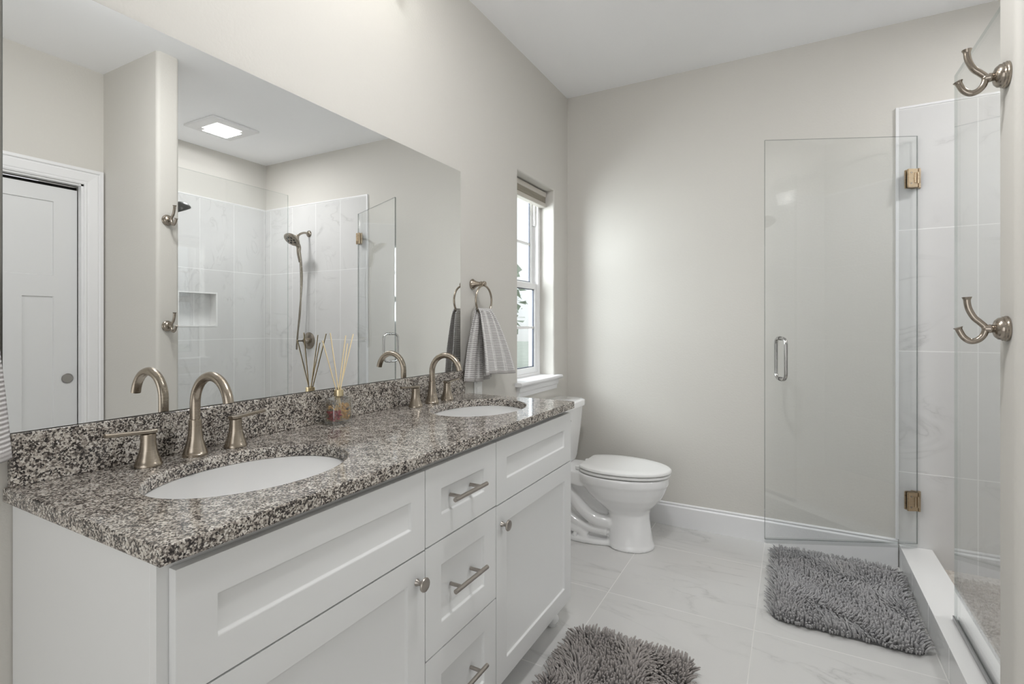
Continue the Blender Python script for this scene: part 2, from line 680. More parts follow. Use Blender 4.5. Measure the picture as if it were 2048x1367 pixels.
def bull(name, m, x0, x1, y0, y1, z0, z1, r=0.02):
    bm = bmesh.new()
    box(bm, x0, x1, y0, y1, z0, z1)
    es = [e for e in bm.edges if abs(e.verts[0].co.x - x0) < 1e-6 and abs(e.verts[1].co.x - x0) < 1e-6 and abs(e.verts[0].co.z - e.verts[1].co.z) > .1]
    bmesh.ops.bevel(bm, geom=es, offset=r, segments=6, affect='EDGES', profile=0.5)
    return fin(name, bm, m, smooth=True)


struct(bull('wall_partition', m_wall, XP, XS, YP0, YP1, 0, H), 'short greige partition wall carrying the robe hooks')
struct(mk('wall_shower', m_wall, XS, 3.27, YP0, YB, 0, H), 'greige wall above the shower side tile')
# near wall behind the camera with an open doorway
bm = bmesh.new()
box(bm, -0.17, 0.75, -1.72, -1.6, 0, H)
box(bm, 1.65, XD + .12, -1.72, -1.6, 0, H)
box(bm, 0.75, 1.65, -1.72, -1.6, 2.05, H)
struct(fin('wall_near', bm, m_wall), 'greige wall behind the camera with an open doorway')
# wall with the pocket door opening
DY0, DY1, DZ = 0.66, 1.452, 2.045


def wall_door():
    bm = bmesh.new()
    box(bm, XD, XD + 0.12, -1.6, DY0, 0, H)
    box(bm, XD, XD + 0.12, DY1, YP0, 0, H)
    box(bm, XD, XD + 0.12, DY0, DY1, DZ, H)
    return fin('wall_right', bm, m_wall)


struct(wall_door(), 'greige wall around the white pocket door')

# casing: stepped profile, mitred
def casing():
    prof = [(0.0, 0.010), (0.008, 0.014), (0.016, 0.011), (0.022, 0.014), (0.064, 0.018), (0.070, 0.015), (0.076, 0.022), (0.092, 0.022), (0.092, 0.0)]
    bm = bmesh.new()
    rings = []
    for d, t in [(0.0, 0.0)] + prof:
        x = XD - t
        rings.append([(x, DY0 - d, 0.0), (x, DY0 - d, DZ + d), (x, DY1 + d, DZ + d), (x, DY1 + d, 0.0)])
    R = [[bm.verts.new(p) for p in r] for r in rings]
    for a, b in zip(R, R[1:]):
        for i in range(3):
            bm.faces.new((a[i], a[i + 1], b[i + 1], b[i]))
    # jamb lining
    box(bm, XD - 0.001, XD + 0.035, DY1 - 0.012, DY1, 0, DZ)
    box(bm, XD - 0.001, XD + 0.035, DY0, DY0 + 0.012, 0, DZ)
    box(bm, XD - 0.001, XD + 0.035, DY0, DY1, DZ - 0.010, DZ)
    return fin('trim_1', bm, m_trim)


struct(casing(), 'white stepped casing around the pocket door')
struct(mk('pocket_shade_slab', m_dark, XD + .085, XD + .119, DY0 + .001, DY1 - .001, 0.001, DZ - .0105), 'near-black slab added behind the sliding door as its shadow gap')  # slab coloured as the shadow above the door, also blocks stray light
door = thing('door_1', (XD + 0.06, (DY0 + DY1) / 2, 0.0), 'white three-panel pocket door in the right wall', 'door')
door['kind'] = 'structure'
X1 = XD + 0.045


def panel_face(bm, x, y0, y1, z0, z1, th, panels, dep=0.008, sx=1):
    """slab with recessed panels; face at x looking toward -x*sx ; panels list of (y0,y1,z0,z1)"""
    ys = sorted({y0, y1} | {v for p in panels for v in p[:2]})
    zs = sorted({z0, z1} | {v for p in panels for v in p[2:]})
    d = dep * sx
    bv = dep * 0.35
    for i in range(len(ys) - 1):
        for j in range(len(zs) - 1):
            a, b, c_, e = ys[i], ys[i + 1], zs[j], zs[j + 1]
            cy, cz = (a + b) / 2, (c_ + e) / 2
            if any(p[0] < cy < p[1] and p[2] < cz < p[3] for p in panels):
                continue
            bm.faces.new([bm.verts.new(v) for v in ((x, a, c_), (x, b, c_), (x, b, e), (x, a, e))])
    for p in panels:
        o = [(x, p[0], p[2]), (x, p[1], p[2]), (x, p[1], p[3]), (x, p[0], p[3])]
        q = [(x + d, p[0] + bv, p[2] + bv), (x + d, p[1] - bv, p[2] + bv), (x + d, p[1] - bv, p[3] - bv), (x + d, p[0] + bv, p[3] - bv)]
        O = [bm.verts.new(v) for v in o]
        Q = [bm.verts.new(v) for v in q]
        for k in range(4):
            bm.faces.new((O[k], O[(k + 1) % 4], Q[(k + 1) % 4], Q[k]))
        bm.faces.new(Q)
    X = x + th * sx
    c = [[bm.verts.new((xx, y, z)) for y, z in ((y0, z0), (y1, z0), (y1, z1), (y0, z1))] for xx in (x, X)]
    for k in range(4):
        bm.faces.new((c[0][k], c[0][(k + 1) % 4], c[1][(k + 1) % 4], c[1][k]))
    bm.faces.new(c[1])
    bmesh.ops.remove_doubles(bm, verts=bm.verts[:], dist=1e-5)


bm = bmesh.new()
panel_face(bm, X1, DY0 + .013, DY1 - .013, 0.012, DZ - 0.035, 0.035,
           [(DY0 + .11, 1.329, 1.50, 1.925), (1.19, 1.329, 0.25, 1.38), (DY0 + .11, 1.03, 0.25, 1.38)], 0.007)
fin('door_slab', bm, m_door, door)
bm = bmesh.new()
lathe(bm, [(0.027, 0.0), (0.029, 0.003), (0.026, 0.004), (0.024, 0.001)], (X1, 1.392, 0.905), 'x', 28, -1)
o = fin('recessed_pull', bm, m_steel, door, smooth=True)
o['label'] = 'round satin metal flush pull'

# baseboards
def baseboard(name, pts, z=0.138, t=0.015, label=None):
    """profile swept along a straight run; pts ((x,y),(x,y)), outward normal n"""
    (xa, ya), (xb, yb), (nx, ny) = pts
    prof = [(0.0, 0.0), (t, 0.0), (t, z - 0.022), (t * 0.6, z - 0.014), (t * 0.75, z - 0.006), (t * 0.3, z), (0, z)]
    bm = bmesh.new()
    loft(bm, [[(xa + nx * d, ya + ny * d, h) for d, h in prof], [(xb + nx * d, yb + ny * d, h) for d, h in prof]])
    o = fin(name, bm, m_trim)
    return struct(o, label)


baseboard('baseboard_far', ((0.0, YB), (1.795, YB), (0, -1)), label='tall white baseboard under the far wall')
baseboard('baseboard_left', ((0.0, 1.95), (0.0, YB - 0.02), (1, 0)), label='white baseboard behind the toilet')
baseboard('baseboard_partition', ((XP, YP0 + .02), (XP, YP1 - .02), (-1, 0)), label='white baseboard on the partition end')

# ------------------------------------------------------------------ window
win = thing('window_1', (-0.13, (WY0 + WY1) / 2, WZ0), 'narrow white double-hung window right of the vanity mirror', 'window')
win['kind'] = 'structure'


def ring_frame(name, x0, x1, y0, y1, z0, z1, w, m, parent, wb=None, bev=0.003):
    wb = wb or w
    bm = bmesh.new()
    box(bm, x0, x1, y0, y0 + w, z0, z1)
    box(bm, x0, x1, y1 - w, y1, z0, z1)
    box(bm, x0, x1, y0 + w, y1 - w, z0, z0 + wb)
    box(bm, x0, x1, y0 + w, y1 - w, z1 - w, z1)
    return fin(name, bm, m, parent, bev=bev)


ring_frame('window_frame', -0.168, -0.100, WY0, WY1, WZ0, WZ1, 0.030, m_vinyl, win, wb=0.03)
us = ring_frame('upper_sash', -0.158, -0.136, WY0 + .03, WY1 - .03, 1.452, WZ1 - .03, 0.036, m_vinyl, win)
ls = ring_frame('lower_sash', -0.132, -0.106, WY0 + .03, WY1 - .03, WZ0 + .03, 1.478, 0.036, m_vinyl, win)
ring_frame('gasket', -0.152, -0.142, WY0 + .066, WY1 - .066, 1.488, WZ1 - .066, 0.005, m_gasket, us, bev=0)
ring_frame('gasket', -0.124, -0.114, WY0 + .066, WY1 - .066, WZ0 + .066, 1.442, 0.005, m_gasket, ls, bev=0)
mk('pane', m_wglass, -0.149, -0.145, WY0 + .066, WY1 - .066, 1.488, WZ1 - .066, us)
mk('pane', m_wglass, -0.121, -0.117, WY0 + .066, WY1 - .066, WZ0 + .066, 1.442, ls)
bm = bmesh.new()
box(bm, -0.152, -0.142, WY0 + .066, WY1 - .066, 1.722, 1.738)
fin('muntin', bm, m_vinyl, us)
bm = bmesh.new()
box(bm, -0.124, -0.114, WY0 + .066, WY1 - .066, 1.192, 1.208)
fin('muntin', bm, m_vinyl, ls)
# balance cover on the frame
mk('sash_stop', m_vinyl, -0.136, -0.118, WY1 - .045, WY1 - .028, 1.85, 2.03, win, bev=0.002)
# stool and apron
bm = bmesh.new()
r = 0.011
prof = [(-0.100, 0.878), (-0.100, 0.900)] + [(0.034 + r * math.cos(a), 0.889 + r * math.sin(a)) for a in np.linspace(PI / 2, -PI / 2, 9)]
inn = [(-0.100, 0.878), (-0.100, 0.900), (0.0008, 0.900), (0.0008, 0.878)]
loft(bm, [[(x, WY0 + .001, z) for x, z in inn], [(x, WY1 - .001, z) for x, z in inn]])
horn = [(0.001, 0.878), (0.001, 0.900)] + prof[2:]
loft(bm, [[(x, 2.452, z) for x, z in horn], [(x, 3.020, z) for x, z in horn]])
struct(fin('trim_2', bm, m_trim, smooth=True), 'white window stool under the narrow window')
bm = bmesh.new()
ap = [(0.0, 0.815), (0.010, 0.815), (0.012, 0.838), (0.020, 0.846), (0.022, 0.866), (0.027, 0.8775), (0.0, 0.8775)]
loft(bm, [[(x, 2.472, z) for x, z in ap], [(x, 3.000, z) for x, z in ap]])
struct(fin('trim_3', bm, m_trim), 'white moulded apron under the window stool')
# cellular blind raised to the top
bl = thing('window_blind', (-0.075, 2.735, 1.955), 'taupe cellular shade pulled up at the top of the window', 'blind')
mk('head_rail', m_blindl, -0.098, -0.052, WY0 + .008, WY1 - .008, 2.030, 2.062, bl, bev=0.004)
bm = bmesh.new()
zz = np.linspace(2.030, 1.992, 9)
pr = [(-0.056 - (0.006 if i % 2 else 0), float(z)) for i, z in enumerate(zz)] + [(-0.094, 1.992), (-0.094, 2.030)]
loft(bm, [[(x, WY0 + .010, z) for x, z in pr], [(x, WY1 - .010, z) for x, z in pr]])
fin('pleated_fabric', bm, m_blindd, bl)
mk('bottom_rail', m_blindl, -0.096, -0.053, WY0 + .008, WY1 - .008, 1.966, 1.992, bl, bev=0.004)

# ------------------------------------------------------------------ outdoors seen through the window
struct(mk('ground_outside', m_grass, -40, -0.3, -5, 45, -0.6, -0.5), 'green lawn outside the window')


def tree(x, y, h, rc, seed, label):
    rnd = random.Random(seed)
    t = thing('tree', (x, y, -0.5), label, 'tree')
    bm = bmesh.new()
    tube(bm, [(x, y, -0.5), (x + .05, y, h * .3), (x, y + .05, h * .7)], [0.16, 0.12, 0.05], 8)
    fin('trunk', bm, m_bark, t, smooth=True)
    bm = bmesh.new()
    for i in range(420):
        a, b = rnd.uniform(0, 2 * PI), rnd.uniform(-1, 1)
        rr = rc * (rnd.random() ** 0.4)
        s = math.sqrt(1 - b * b)
        c = Vector((x + rr * s * math.cos(a), y + rr * s * math.sin(a), h * .65 + rr * b * 1.35))
        q = [Vector((rnd.gauss(0, .16), rnd.gauss(0, .16), rnd.gauss(0, .16))) for _ in range(3)]
        vs = [bm.verts.new(c + v) for v in q]
        bm.faces.new(vs)
    fin('crown', bm, m_leaf, t, norm=False)
    return t


tree(-9.5, 17.6, 3.6, 1.7, 3, 'leafy green tree outside, farthest left through the lower sash')
tree(-5.6, 22.0, 3.0, 1.2, 5, 'smaller leafy tree outside near the window jamb')

# ------------------------------------------------------------------ vanity
CX, CY0, CY1, CZ, CB = 0.5515, 0.389, 1.9416, 0.9085, 0.880
VX = 0.517
van = thing('vanity_cabinet', (0.27, 1.165, 0.0), 'long white shaker double vanity cabinet on turned feet under the granite', 'cabinet')
bm = bmesh.new()
box(bm, 0.003, VX - .018, 0.402, 1.930, 0.105, CB - 0.0005)
fin('body', bm, m_cab, van, bev=0.0015)
bm = bmesh.new()
for y0, y1 in ((0.402, 0.440), (0.975, 1.020), (1.315, 1.362), (1.905, 1.930)):
    box(bm, VX - .0178, VX, y0, y1, 0.105, CB - .0005)
for y0, y1 in ((0.440, 0.975), (1.020, 1.315), (1.362, 1.905)):
    for z0, z1 in ((0.105, 0.14), (0.64, 0.69), (0.84, CB - .0005)):
        box(bm, VX - .0178, VX, y0, y1, z0, z1)
fin('face_frame', bm, m_cab, van)


def shaker(name, y0, y1, z0, z1, inner, parent=van):
    bm = bmesh.new()
    panel_face(bm, 0.537, y0, y1, z0, z1, 0.0195, [inner], 0.007, -1)
    bmesh.ops.recalc_face_normals(bm, faces=bm.faces[:])
    es = [e for e in bm.edges if len(e.link_faces) == 2 and e.calc_face_angle(0) > 1.2]
    bmesh.ops.bevel(bm, geom=es, offset=0.002, segments=2, affect='EDGES', profile=0.5)
    return fin(name, bm, m_cab, parent, smooth=True)


shaker('false_drawer_front', 0.418, 0.9955, 0.6695, 0.862, (0.481, 0.945, 0.733, 0.799))
shaker('false_drawer_front', 1.3415, 1.939, 0.6685, 0.862, (1.408, 1.872, 0.735, 0.8005))
dl = shaker('door', 0.418, 0.9955, 0.108, 0.6655, (0.481, 0.932, 0.170, 0.605))
dr = shaker('door', 1.3415, 1.939, 0.108, 0.6645, (1.408, 1.877, 0.170, 0.600))
d1 = shaker('drawer_front', 0.9985, 1.3385, 0.6705, 0.862, (1.064, 1.273, 0.732, 0.799))
d2 = shaker('drawer_front', 0.9985, 1.3385, 0.391, 0.6665, (1.064, 1.273, 0.456, 0.603))
d3 = shaker('drawer_front', 0.9985, 1.3385, 0.108, 0.387, (1.064, 1.273, 0.174, 0.322))


def knob(y, z, parent):
    bm = bmesh.new()
    lathe(bm, [(0.0085, 0.0), (0.0075, 0.003), (0.0055, 0.008), (0.0055, 0.016), (0.0085, 0.020), (0.0165, 0.0225), (0.0170, 0.025), (0.0155, 0.0275), (0.009, 0.0285)],
          (0.5372, y, z), 'x', 28)
    return fin('knob', bm, m_pull, parent, smooth=True)


knob(0.965, 0.602, dl)
knob(1.374, 0.602, dr)


def pull(yc, z, parent):
    bm = bmesh.new()
    L = 0.078
    x = 0.5372 + 0.031
    tube(bm, [(x, yc - L, z), (x, yc + L, z)], 0.0060, 16)
    b = fin('bar_pull', bm, m_pull, parent, smooth=True)
    for s in (-1, 1):
        bm = bmesh.new()
        tube(bm, [(0.531, yc + s * 0.048, z), (x, yc + s * 0.048, z)], 0.0050, 14)
        fin('post', bm, m_pull, b, smooth=True)


pull(1.158, 0.770, d1)
pull(1.160, 0.533, d2)
pull(1.160, 0.254, d3)
foot_prof = [(0.014, 0.0), (0.017, 0.004), (0.0175, 0.012), (0.015, 0.015), (0.015, 0.017), (0.024, 0.020), (0.0275, 0.029), (0.025, 0.038), (0.017, 0.043), (0.016, 0.047),
             (0.018, 0.052), (0.024, 0.070), (0.027, 0.088), (0.027, 0.1045)]
for fx, fy in ((0.475, 1.893), (0.475, 0.44), (0.06, 1.893), (0.06, 0.44)):
    bm = bmesh.new()
    lathe(bm, foot_prof, (fx, fy, 0.0005), 'z', 28)
    fin('turned_foot', bm, m_cab, van, smooth=True)

# countertop with two oval cut-outs
S1 = (0.292, 0.7135, 0.165, 0.2155)
S2 = (0.288, 1.637, 0.165, 0.2155)


def countertop():
    bm = bmesh.new()
    ch = 0.003
    x0, x1 = 0.0015, CX
    NS = 96
    cells = [(CY0 + ch, S1[1] - .25), (S1[1] + .25, S2[1] - .25), (S2[1] + .25, CY1 - ch)]

    def V(x, y, z):
        return bm.verts.new((x, y, z))
    for z, xi in ((CZ, x1 - ch), (CB, x1 - ch)):
        for a, b in cells:
            bm.faces.new([V(x0, a, z), V(xi, a, z), V(xi, b, z), V(x0, b, z)])
    for cx, cy, rx, ry in (S1, S2):
        ang = [2 * PI * i / NS for i in range(NS)]
        ya, yb, xa, xb = cy - .25, cy + .25, x0, x1 - ch

        def rect(a):
            dx, dy = math.cos(a), math.sin(a)
            t = 1e9
            if dx > 1e-9:
                t = min(t, (xb - cx) / dx)
            if dx < -1e-9:
                t = min(t, (xa - cx) / dx)
            if dy > 1e-9:
                t = min(t, (yb - cy) / dy)
            if dy < -1e-9:
                t = min(t, (ya - cy) / dy)
            return cx + dx * t, cy + dy * t
        crn = [math.atan2(yy - cy, xx - cx) % (2 * PI) for xx in (xa, xb) for yy in (ya, yb)]
        ang = sorted(set(ang + crn))
        NS2 = len(ang)
        er = [[(cx + (rx + g) * math.cos(a), cy + (ry + g) * math.sin(a), z) for a in ang] for g, z in ((0.003, CZ), (0.0009, CZ - .0009), (0.0, CZ - .003), (0.0, CB + .001), (0.001, CB))]
        rings = [[(*rect(a), CZ) for a in ang]] + er + [[(*rect(a), CB) for a in ang]]
        loft(bm, rings, False, False)
    # outer edge
    per = []
    for g, z in ((0, CZ), (0.7, CZ - .0009), (1.0, CZ - .003), (1.0, CB + .003), (0.7, CB + .0009), (0, CB)):
        a, b, c = CY0 + ch - g * ch, CY1 - ch + g * ch, x1 - ch + g * ch
        per.append([(x0, a, z), (c, a, z), (c, b, z), (x0, b, z)])
    loft(bm, per, False, False)
    bmesh.ops.remove_doubles(bm, verts=bm.verts[:], dist=1e-5)
    return fin('countertop', bm, m_granite)


tag(countertop(), 'speckled grey-beige granite countertop with two oval sink cut-outs', 'countertop')
tag(mk('backsplash', m_granite, 0.0015, 0.020, CY0 + .006, CY1, CZ + 0.0003, 1.0110, bev=0.002), 'low speckled granite backsplash strip under the mirror', 'backsplash')


def sink(S, label):
    cx, cy, rx, ry = S
    t = thing('undermount_sink', (cx, cy, 0.73), label, 'sink', 'oval sinks under the granite')
    bm = bmesh.new()
    D = 0.145
    prof = [(1.0, 0.0), (0.99, -0.02), (0.965, -0.05), (0.91, -0.085), (0.80, -0.115), (0.60, -0.135), (0.35, -0.143), (0.13, -0.1455)]
    NN = 64
    rings = []
    top = CB - 0.0006
    for s, z in [(1.10, 0.0)] + prof:
        g = 0.006
        rings.append([(cx + (rx + g) * s * math.cos(2 * PI * i / NN), cy + (ry + g) * s * math.sin(2 * PI * i / NN), top + z) for i in range(NN)])
    outer = [(0.13, -0.158), (0.40, -0.156), (0.66, -0.147), (0.88, -0.124), (0.99, -0.09), (1.045, -0.05), (1.06, -0.014), (1.10, -0.010), (1.10, 0.0)]
    for s, z in outer:
        rings.append([(cx + (rx + .006) * s * math.cos(2 * PI * i / NN), cy + (ry + .006) * s * math.sin(2 * PI * i / NN), top + z) for i in range(NN)])
    loft(bm, rings, False, False)
    fin('basin', bm, m_basin, t, smooth=True)
    bm = bmesh.new()
    lathe(bm, [(0.012, -0.012), (0.026, 0.0), (0.030, 0.002), (0.024, 0.004), (0.014, 0.003), (0.012, 0.007), (0.004, 0.008)], (cx, cy, top - 0.1450), 'z', 32)
    fin('drain', bm, m_nickel, t, smooth=True)
    return t


sink(S1, 'white oval undermount sink nearest the camera')
sink(S2, 'white oval undermount sink by the window end of the vanity')


def faucet(cy, label, first=None):
    if first is not None:
        return first
    bx = 0.078
    t = thing('faucet', (bx, cy, CZ), label, 'faucet', 'widespread faucets on the vanity')
    bm = bmesh.new()
    z0 = CZ + .0004
    lathe(bm, [(0.0270, 0.0), (0.0272, 0.006), (0.0255, 0.008), (0.0245, 0.014), (0.0205, 0.026), (0.0170, 0.040), (0.0150, 0.055), (0.0140, 0.070), (0.0138, 0.086), (0.0120, 0.087)],
          (bx, cy, z0), 'z', 36)
    fin('spout_base', bm, m_nickel, t, smooth=True)
    zt, R = 1.0335, 0.0655
    path = [(bx, cy, z0 + .080), (bx, cy, zt - .02), (bx, cy, zt)]
    path += [(bx + R - R * math.cos(a), cy, zt + R * math.sin(a) * 1.02) for a in np.linspace(0.15, PI * 0.93, 22)]
    lx = path[-1]
    path += [(lx[0] + .0012, cy, lx[2] - .006)]
    zt2 = lx[2] - .0065
    bm = bmesh.new()
    tube(bm, path, 0.0113, 22)
    fin('spout', bm, m_nickel, t, smooth=True)
    bm = bmesh.new()
    lathe(bm, [(0.0070, 0.0), (0.0078, 0.0005), (0.0070, 0.0015)], (lx[0] + .0012, cy, zt2), 'z', 20, 1)
    o = fin('aerator', bm, m_dark, t, smooth=True)
    for s in (-1, 1):
        hx, hy = 0.078, cy + s * 0.101
        bm = bmesh.new()
        lathe(bm, [(0.0265, 0.0), (0.0268, 0.005), (0.0250, 0.008), (0.0235, 0.014), (0.0195, 0.026), (0.0165, 0.038), (0.0150, 0.052), (0.0145, 0.070), (0.0125, 0.0715)],
              (hx, hy, z0), 'z', 32)
        h = fin('handle_body', bm, m_nickel, t, smooth=True)
        bm = bmesh.new()
        zz = z0 + .0715
        secs = []
        for k, (d, w, z) in enumerate([(-0.014, 0.010, 0.0), (-0.006, 0.0135, 0.0), (0.006, 0.0120, 0.0005), (0.020, 0.0075, 0.001), (0.050, 0.0060, 0.003), (0.079, 0.0060, 0.005), (0.082, 0.0050, 0.0055)]):
            y = hy + s * d
            secs.append([(hx - w, y, zz + z + .001), (hx - w * .6, y, zz + z - .0005), (hx + w * .6, y, zz + z - .0005), (hx + w, y, zz + z + .001),
                         (hx + w, y, zz + z + .006), (hx + w * .6, y, zz + z + .0078), (hx - w * .6, y, zz + z + .0078), (hx - w, y, zz + z + .006)])
        loft(bm, secs)
        fin('lever', bm, m_nickel, h, smooth=True)
    return t


f1 = faucet(0.705, 'brushed nickel arched faucet with two lever handles, nearest the camera')
f2 = copy_tree(f1)
f2.location = (0.078, 1.620, CZ)
tag(f2, 'brushed nickel arched faucet with two lever handles, farther one near the towel ring')

# ------------------------------------------------------------------ mirror
bm = bmesh.new()
MT = 0.005
Mrot = Matrix.Translation((0.0075, 1.2, 0)) @ Matrix.Rotation(MT, 4, 'Z')
box(bm, -0.0032, 0.0, 0.3855 - 1.2, 1.925 - 1.2, 1.0125, 1.916, rot=Mrot)
me = bpy.data.meshes.new('wall_mirror')
bmesh.ops.recalc_face_normals(bm, faces=bm.faces[:])
bm.to_mesh(me)
bm.free()
mo = link('wall_mirror', me, m_mirror)
me.materials.append(plain('mirror_edge', (0.16, 0.18, 0.17), 0.3))
for p_ in me.polygons:
    if p_.normal.x < 0.5:
        p_.material_index = 1
tag(mo, 'large frameless wall mirror resting above the granite backsplash', 'mirror')

# vanity light above the mirror (outside the top of the frame)
vl = thing('vanity_light', (0.0, 1.18, 2.42), 'nickel vanity light bar with three lit glass shades high above the mirror', 'light')
mk('back_plate', m_nickel, 0.0005, 0.022, 0.98, 1.38, 2.600, 2.66, vl, bev=0.004)
for x, y, z in VL:
    z += 0.04
    bm = bmesh.new()
    tube(bm, [(0.02, y if abs(y - 1.18) < .01 else 1.18 + (y - 1.18) * .68, 2.63), (0.09, y, 2.63), (x, y, 2.622), (x, y, 2.585)], 0.007, 10)
    fin('arm', bm, m_nickel, vl, smooth=True)
    bm = bmesh.new()
    prof = [(0.024, 0.155), (0.034, 0.13), (0.050, 0.06), (0.060, 0.0)]
    rings = [[(x + r * math.cos(2 * PI * i / 24), y + r * math.sin(2 * PI * i / 24), 2.435 + h) for i in range(24)] for r, h in prof]
    loft(bm, rings, False, False)
    fin('glass_shade', bm, m_wglass, vl, smooth=True)
    bm = bmesh.new()
    lathe(bm, [(0.010, 0.075), (0.020, 0.055), (0.024, 0.035), (0.018, 0.012), (0.006, 0.004)], (x, y, 2.475), 'z', 16)
    b = fin('bulb', bm, m_shade, vl, smooth=True)
# ------------------------------------------------------------------ reed diffuser
BX, BY = 0.073, 1.150
rd = thing('reed_diffuser', (BX, BY, CZ), 'square clear glass diffuser bottle with gold neck and dried flowers on the counter', 'bottle')


def rrect(cx, cy, hx, hy, r, n=5):
    pts = []
    for sx, sy, a0 in ((1, 1, 0), (-1, 1, PI / 2), (-1, -1, PI), (1, -1, 1.5 * PI)):
        for k in range(n):
            a = a0 + k * (PI / 2) / (n - 1)
            pts.append((cx + sx * (hx - r) + r * math.cos(a), cy + sy * (hy - r) + r * math.sin(a)))
    return pts


def shell(levels, n=5):
    return [[(x, y, z) for x, y in rrect(BX, BY, hx, hy, r, n)] for hx, hy, r, z in levels]


zb = CZ + .0006
bm = bmesh.new()
outer = [(0.020, 0.036, 0.008, zb), (0.0235, 0.040, 0.009, zb + .003), (0.0235, 0.040, 0.009, zb + .072), (0.0215, 0.037, 0.012, zb + .080), (0.014, 0.020, 0.012, zb + .0855), (0.0105, 0.0105, 0.010, zb + .0865)]
inner = [(0.009, 0.009, 0.008, zb + .0845), (0.013, 0.018, 0.011, zb + .0835), (0.0195, 0.035, 0.011, zb + .078), (0.0208, 0.0370, 0.008, zb + .071), (0.0208, 0.0370, 0.008, zb + .012), (0.019, 0.035, 0.008, zb + .010)]
loft(bm, shell(outer) + shell(inner))
fin('bottle', bm, m_bottle, rd, smooth=True)
bm = bmesh.new()
loft(bm, shell([(0.0190, 0.0345, 0.008, zb + .0105), (0.0202, 0.0364, 0.008, zb + .0125), (0.0202, 0.0364, 0.008, zb + .066)]))
fin('oil', bm, m_liquid, rd, smooth=True)
bm = bmesh.new()
lathe(bm, [(0.0118, 0.0), (0.0145, 0.0005), (0.0145, 0.019), (0.0130, 0.020), (0.0085, 0.020), (0.0085, 0.004)], (BX, BY, zb + .0868), 'z', 28)
o = fin('collar', bm, m_gold, rd, smooth=True)
o['label'] = 'shiny pale gold neck collar'
rnd = random.Random(4)


def petals(y0, y1, z0, z1, n, m, name, lab):
    bm = bmesh.new()
    for i in range(n):
        c = Vector((BX + rnd.uniform(-.014, .014), BY + rnd.uniform(y0, y1), zb + rnd.uniform(z0, z1)))
        u = Vector((rnd.gauss(0, 1), rnd.gauss(0, 1), rnd.gauss(0, 1))).normalized()
        v = u.cross(Vector((rnd.gauss(0, 1), rnd.gauss(0, 1), rnd.gauss(0, 1)))).normalized()
        w = u.cross(v)
        s = rnd.uniform(.0035, .006)
        ring = [bm.verts.new(c + (u * math.cos(a) + v * math.sin(a) * .7) * s + w * s * .3 * math.cos(2 * a)) for a in np.linspace(0, 2 * PI, 8)[:-1]]
        top = bm.verts.new(c + w * s * .45)
        bot = bm.verts.new(c - w * s * .1)
        for k in range(7):
            bm.faces.new((ring[k], ring[(k + 1) % 7], top))
            bm.faces.new((ring[(k + 1) % 7], ring[k], bot))
    o = fin(name, bm, m, rd, smooth=True)
    o['label'] = lab
    o['kind'] = 'stuff'


petals(-.033, -.002, .014, .040, 190, m_red, 'dried_red_petals', 'dark red dried petals in the bottle')
petals(0.002, .033, .014, .055, 100, m_amber, 'dried_amber_petals', 'amber dried botanicals in the bottle')
petals(-.028, .030, .045, .064, 16, m_amber, 'dried_amber_petals', 'amber dried botanicals near the liquid surface')
petals(-.028, .030, .020, .066, 10, plain('dried_berries', (0.03, 0.015, 0.015), 0.5), 'dried_berries', 'small dark dried berries in the bottle')
tips = [(-0.066, -0.007, 0.262, 'pale reed stick leaning farthest left out of the diffuser bottle'),
        (-0.033, -0.010, 0.285, 'pale reed stick leaning left, second from the left and tallest in the diffuser'),
        (0.036, 0.002, 0.276, 'taller pale reed stick just right of the middle of the diffuser fan'),
        (0.046, -0.006, 0.250, 'shortest pale reed stick, between the two taller right-hand reeds'),
        (0.072, 0.000, 0.280, 'pale reed stick leaning farthest right out of the diffuser bottle')]
for k, (ty, tx, tz, lab) in enumerate(tips):
    a = Vector((BX - tx * .2, BY - ty * .22 + (k - 2) * .0008, zb + .0135))
    b = Vector((BX + tx, BY + ty, zb + tz))
    g = (zb + .098 - a.z) / (b.z - a.z)
    sh = a.lerp(b, g)
    off = Vector((BX + (k % 2 - .5) * .006, BY + (k - 2) * .0022, sh.z)) - sh
    a = a + off * 0.9
    b = b + off
    bm = bmesh.new()
    tube(bm, [a, b], 0.00175, 8)
    tag(fin('reed_stick', bm, m_reed, smooth=True), lab, 'reed', 'reeds in the diffuser bottle')

# ------------------------------------------------------------------ towel rings and hand towels


def towel_ring(yc, label):
    t = thing('towel_ring', (0.0, yc, 1.26), label, 'towel ring', 'towel rings on the vanity wall')
    bm = bmesh.new()
    lathe(bm, [(0.025, 0.0), (0.025, 0.004), (0.022, 0.006), (0.020, 0.010), (0.015, 0.020), (0.0115, 0.032), (0.010, 0.044), (0.0125, 0.047), (0.0125, 0.051), (0.010, 0.053), (0.011, 0.058), (0.013, 0.064), (0.011, 0.072), (0.005, 0.075)],
          (0.0006, yc, 1.410), 'x', 28)
    fin('post', bm, m_nickel, t, smooth=True)
    bm = bmesh.new()
    R = 0.069
    tube(bm, [(0.064, yc + R * math.sin(a), 1.333 + R * math.cos(a)) for a in np.linspace(0, 2 * PI, 49)[:-1]], 0.0048, 12, closed=True)
    fin('ring', bm, m_nickel, t, smooth=True)
    return t


towel_ring(2.030, 'brushed nickel towel ring holding the towel beside the window')
towel_ring(0.292, 'brushed nickel towel ring at the near end of the mirror, holding the leftmost towel')


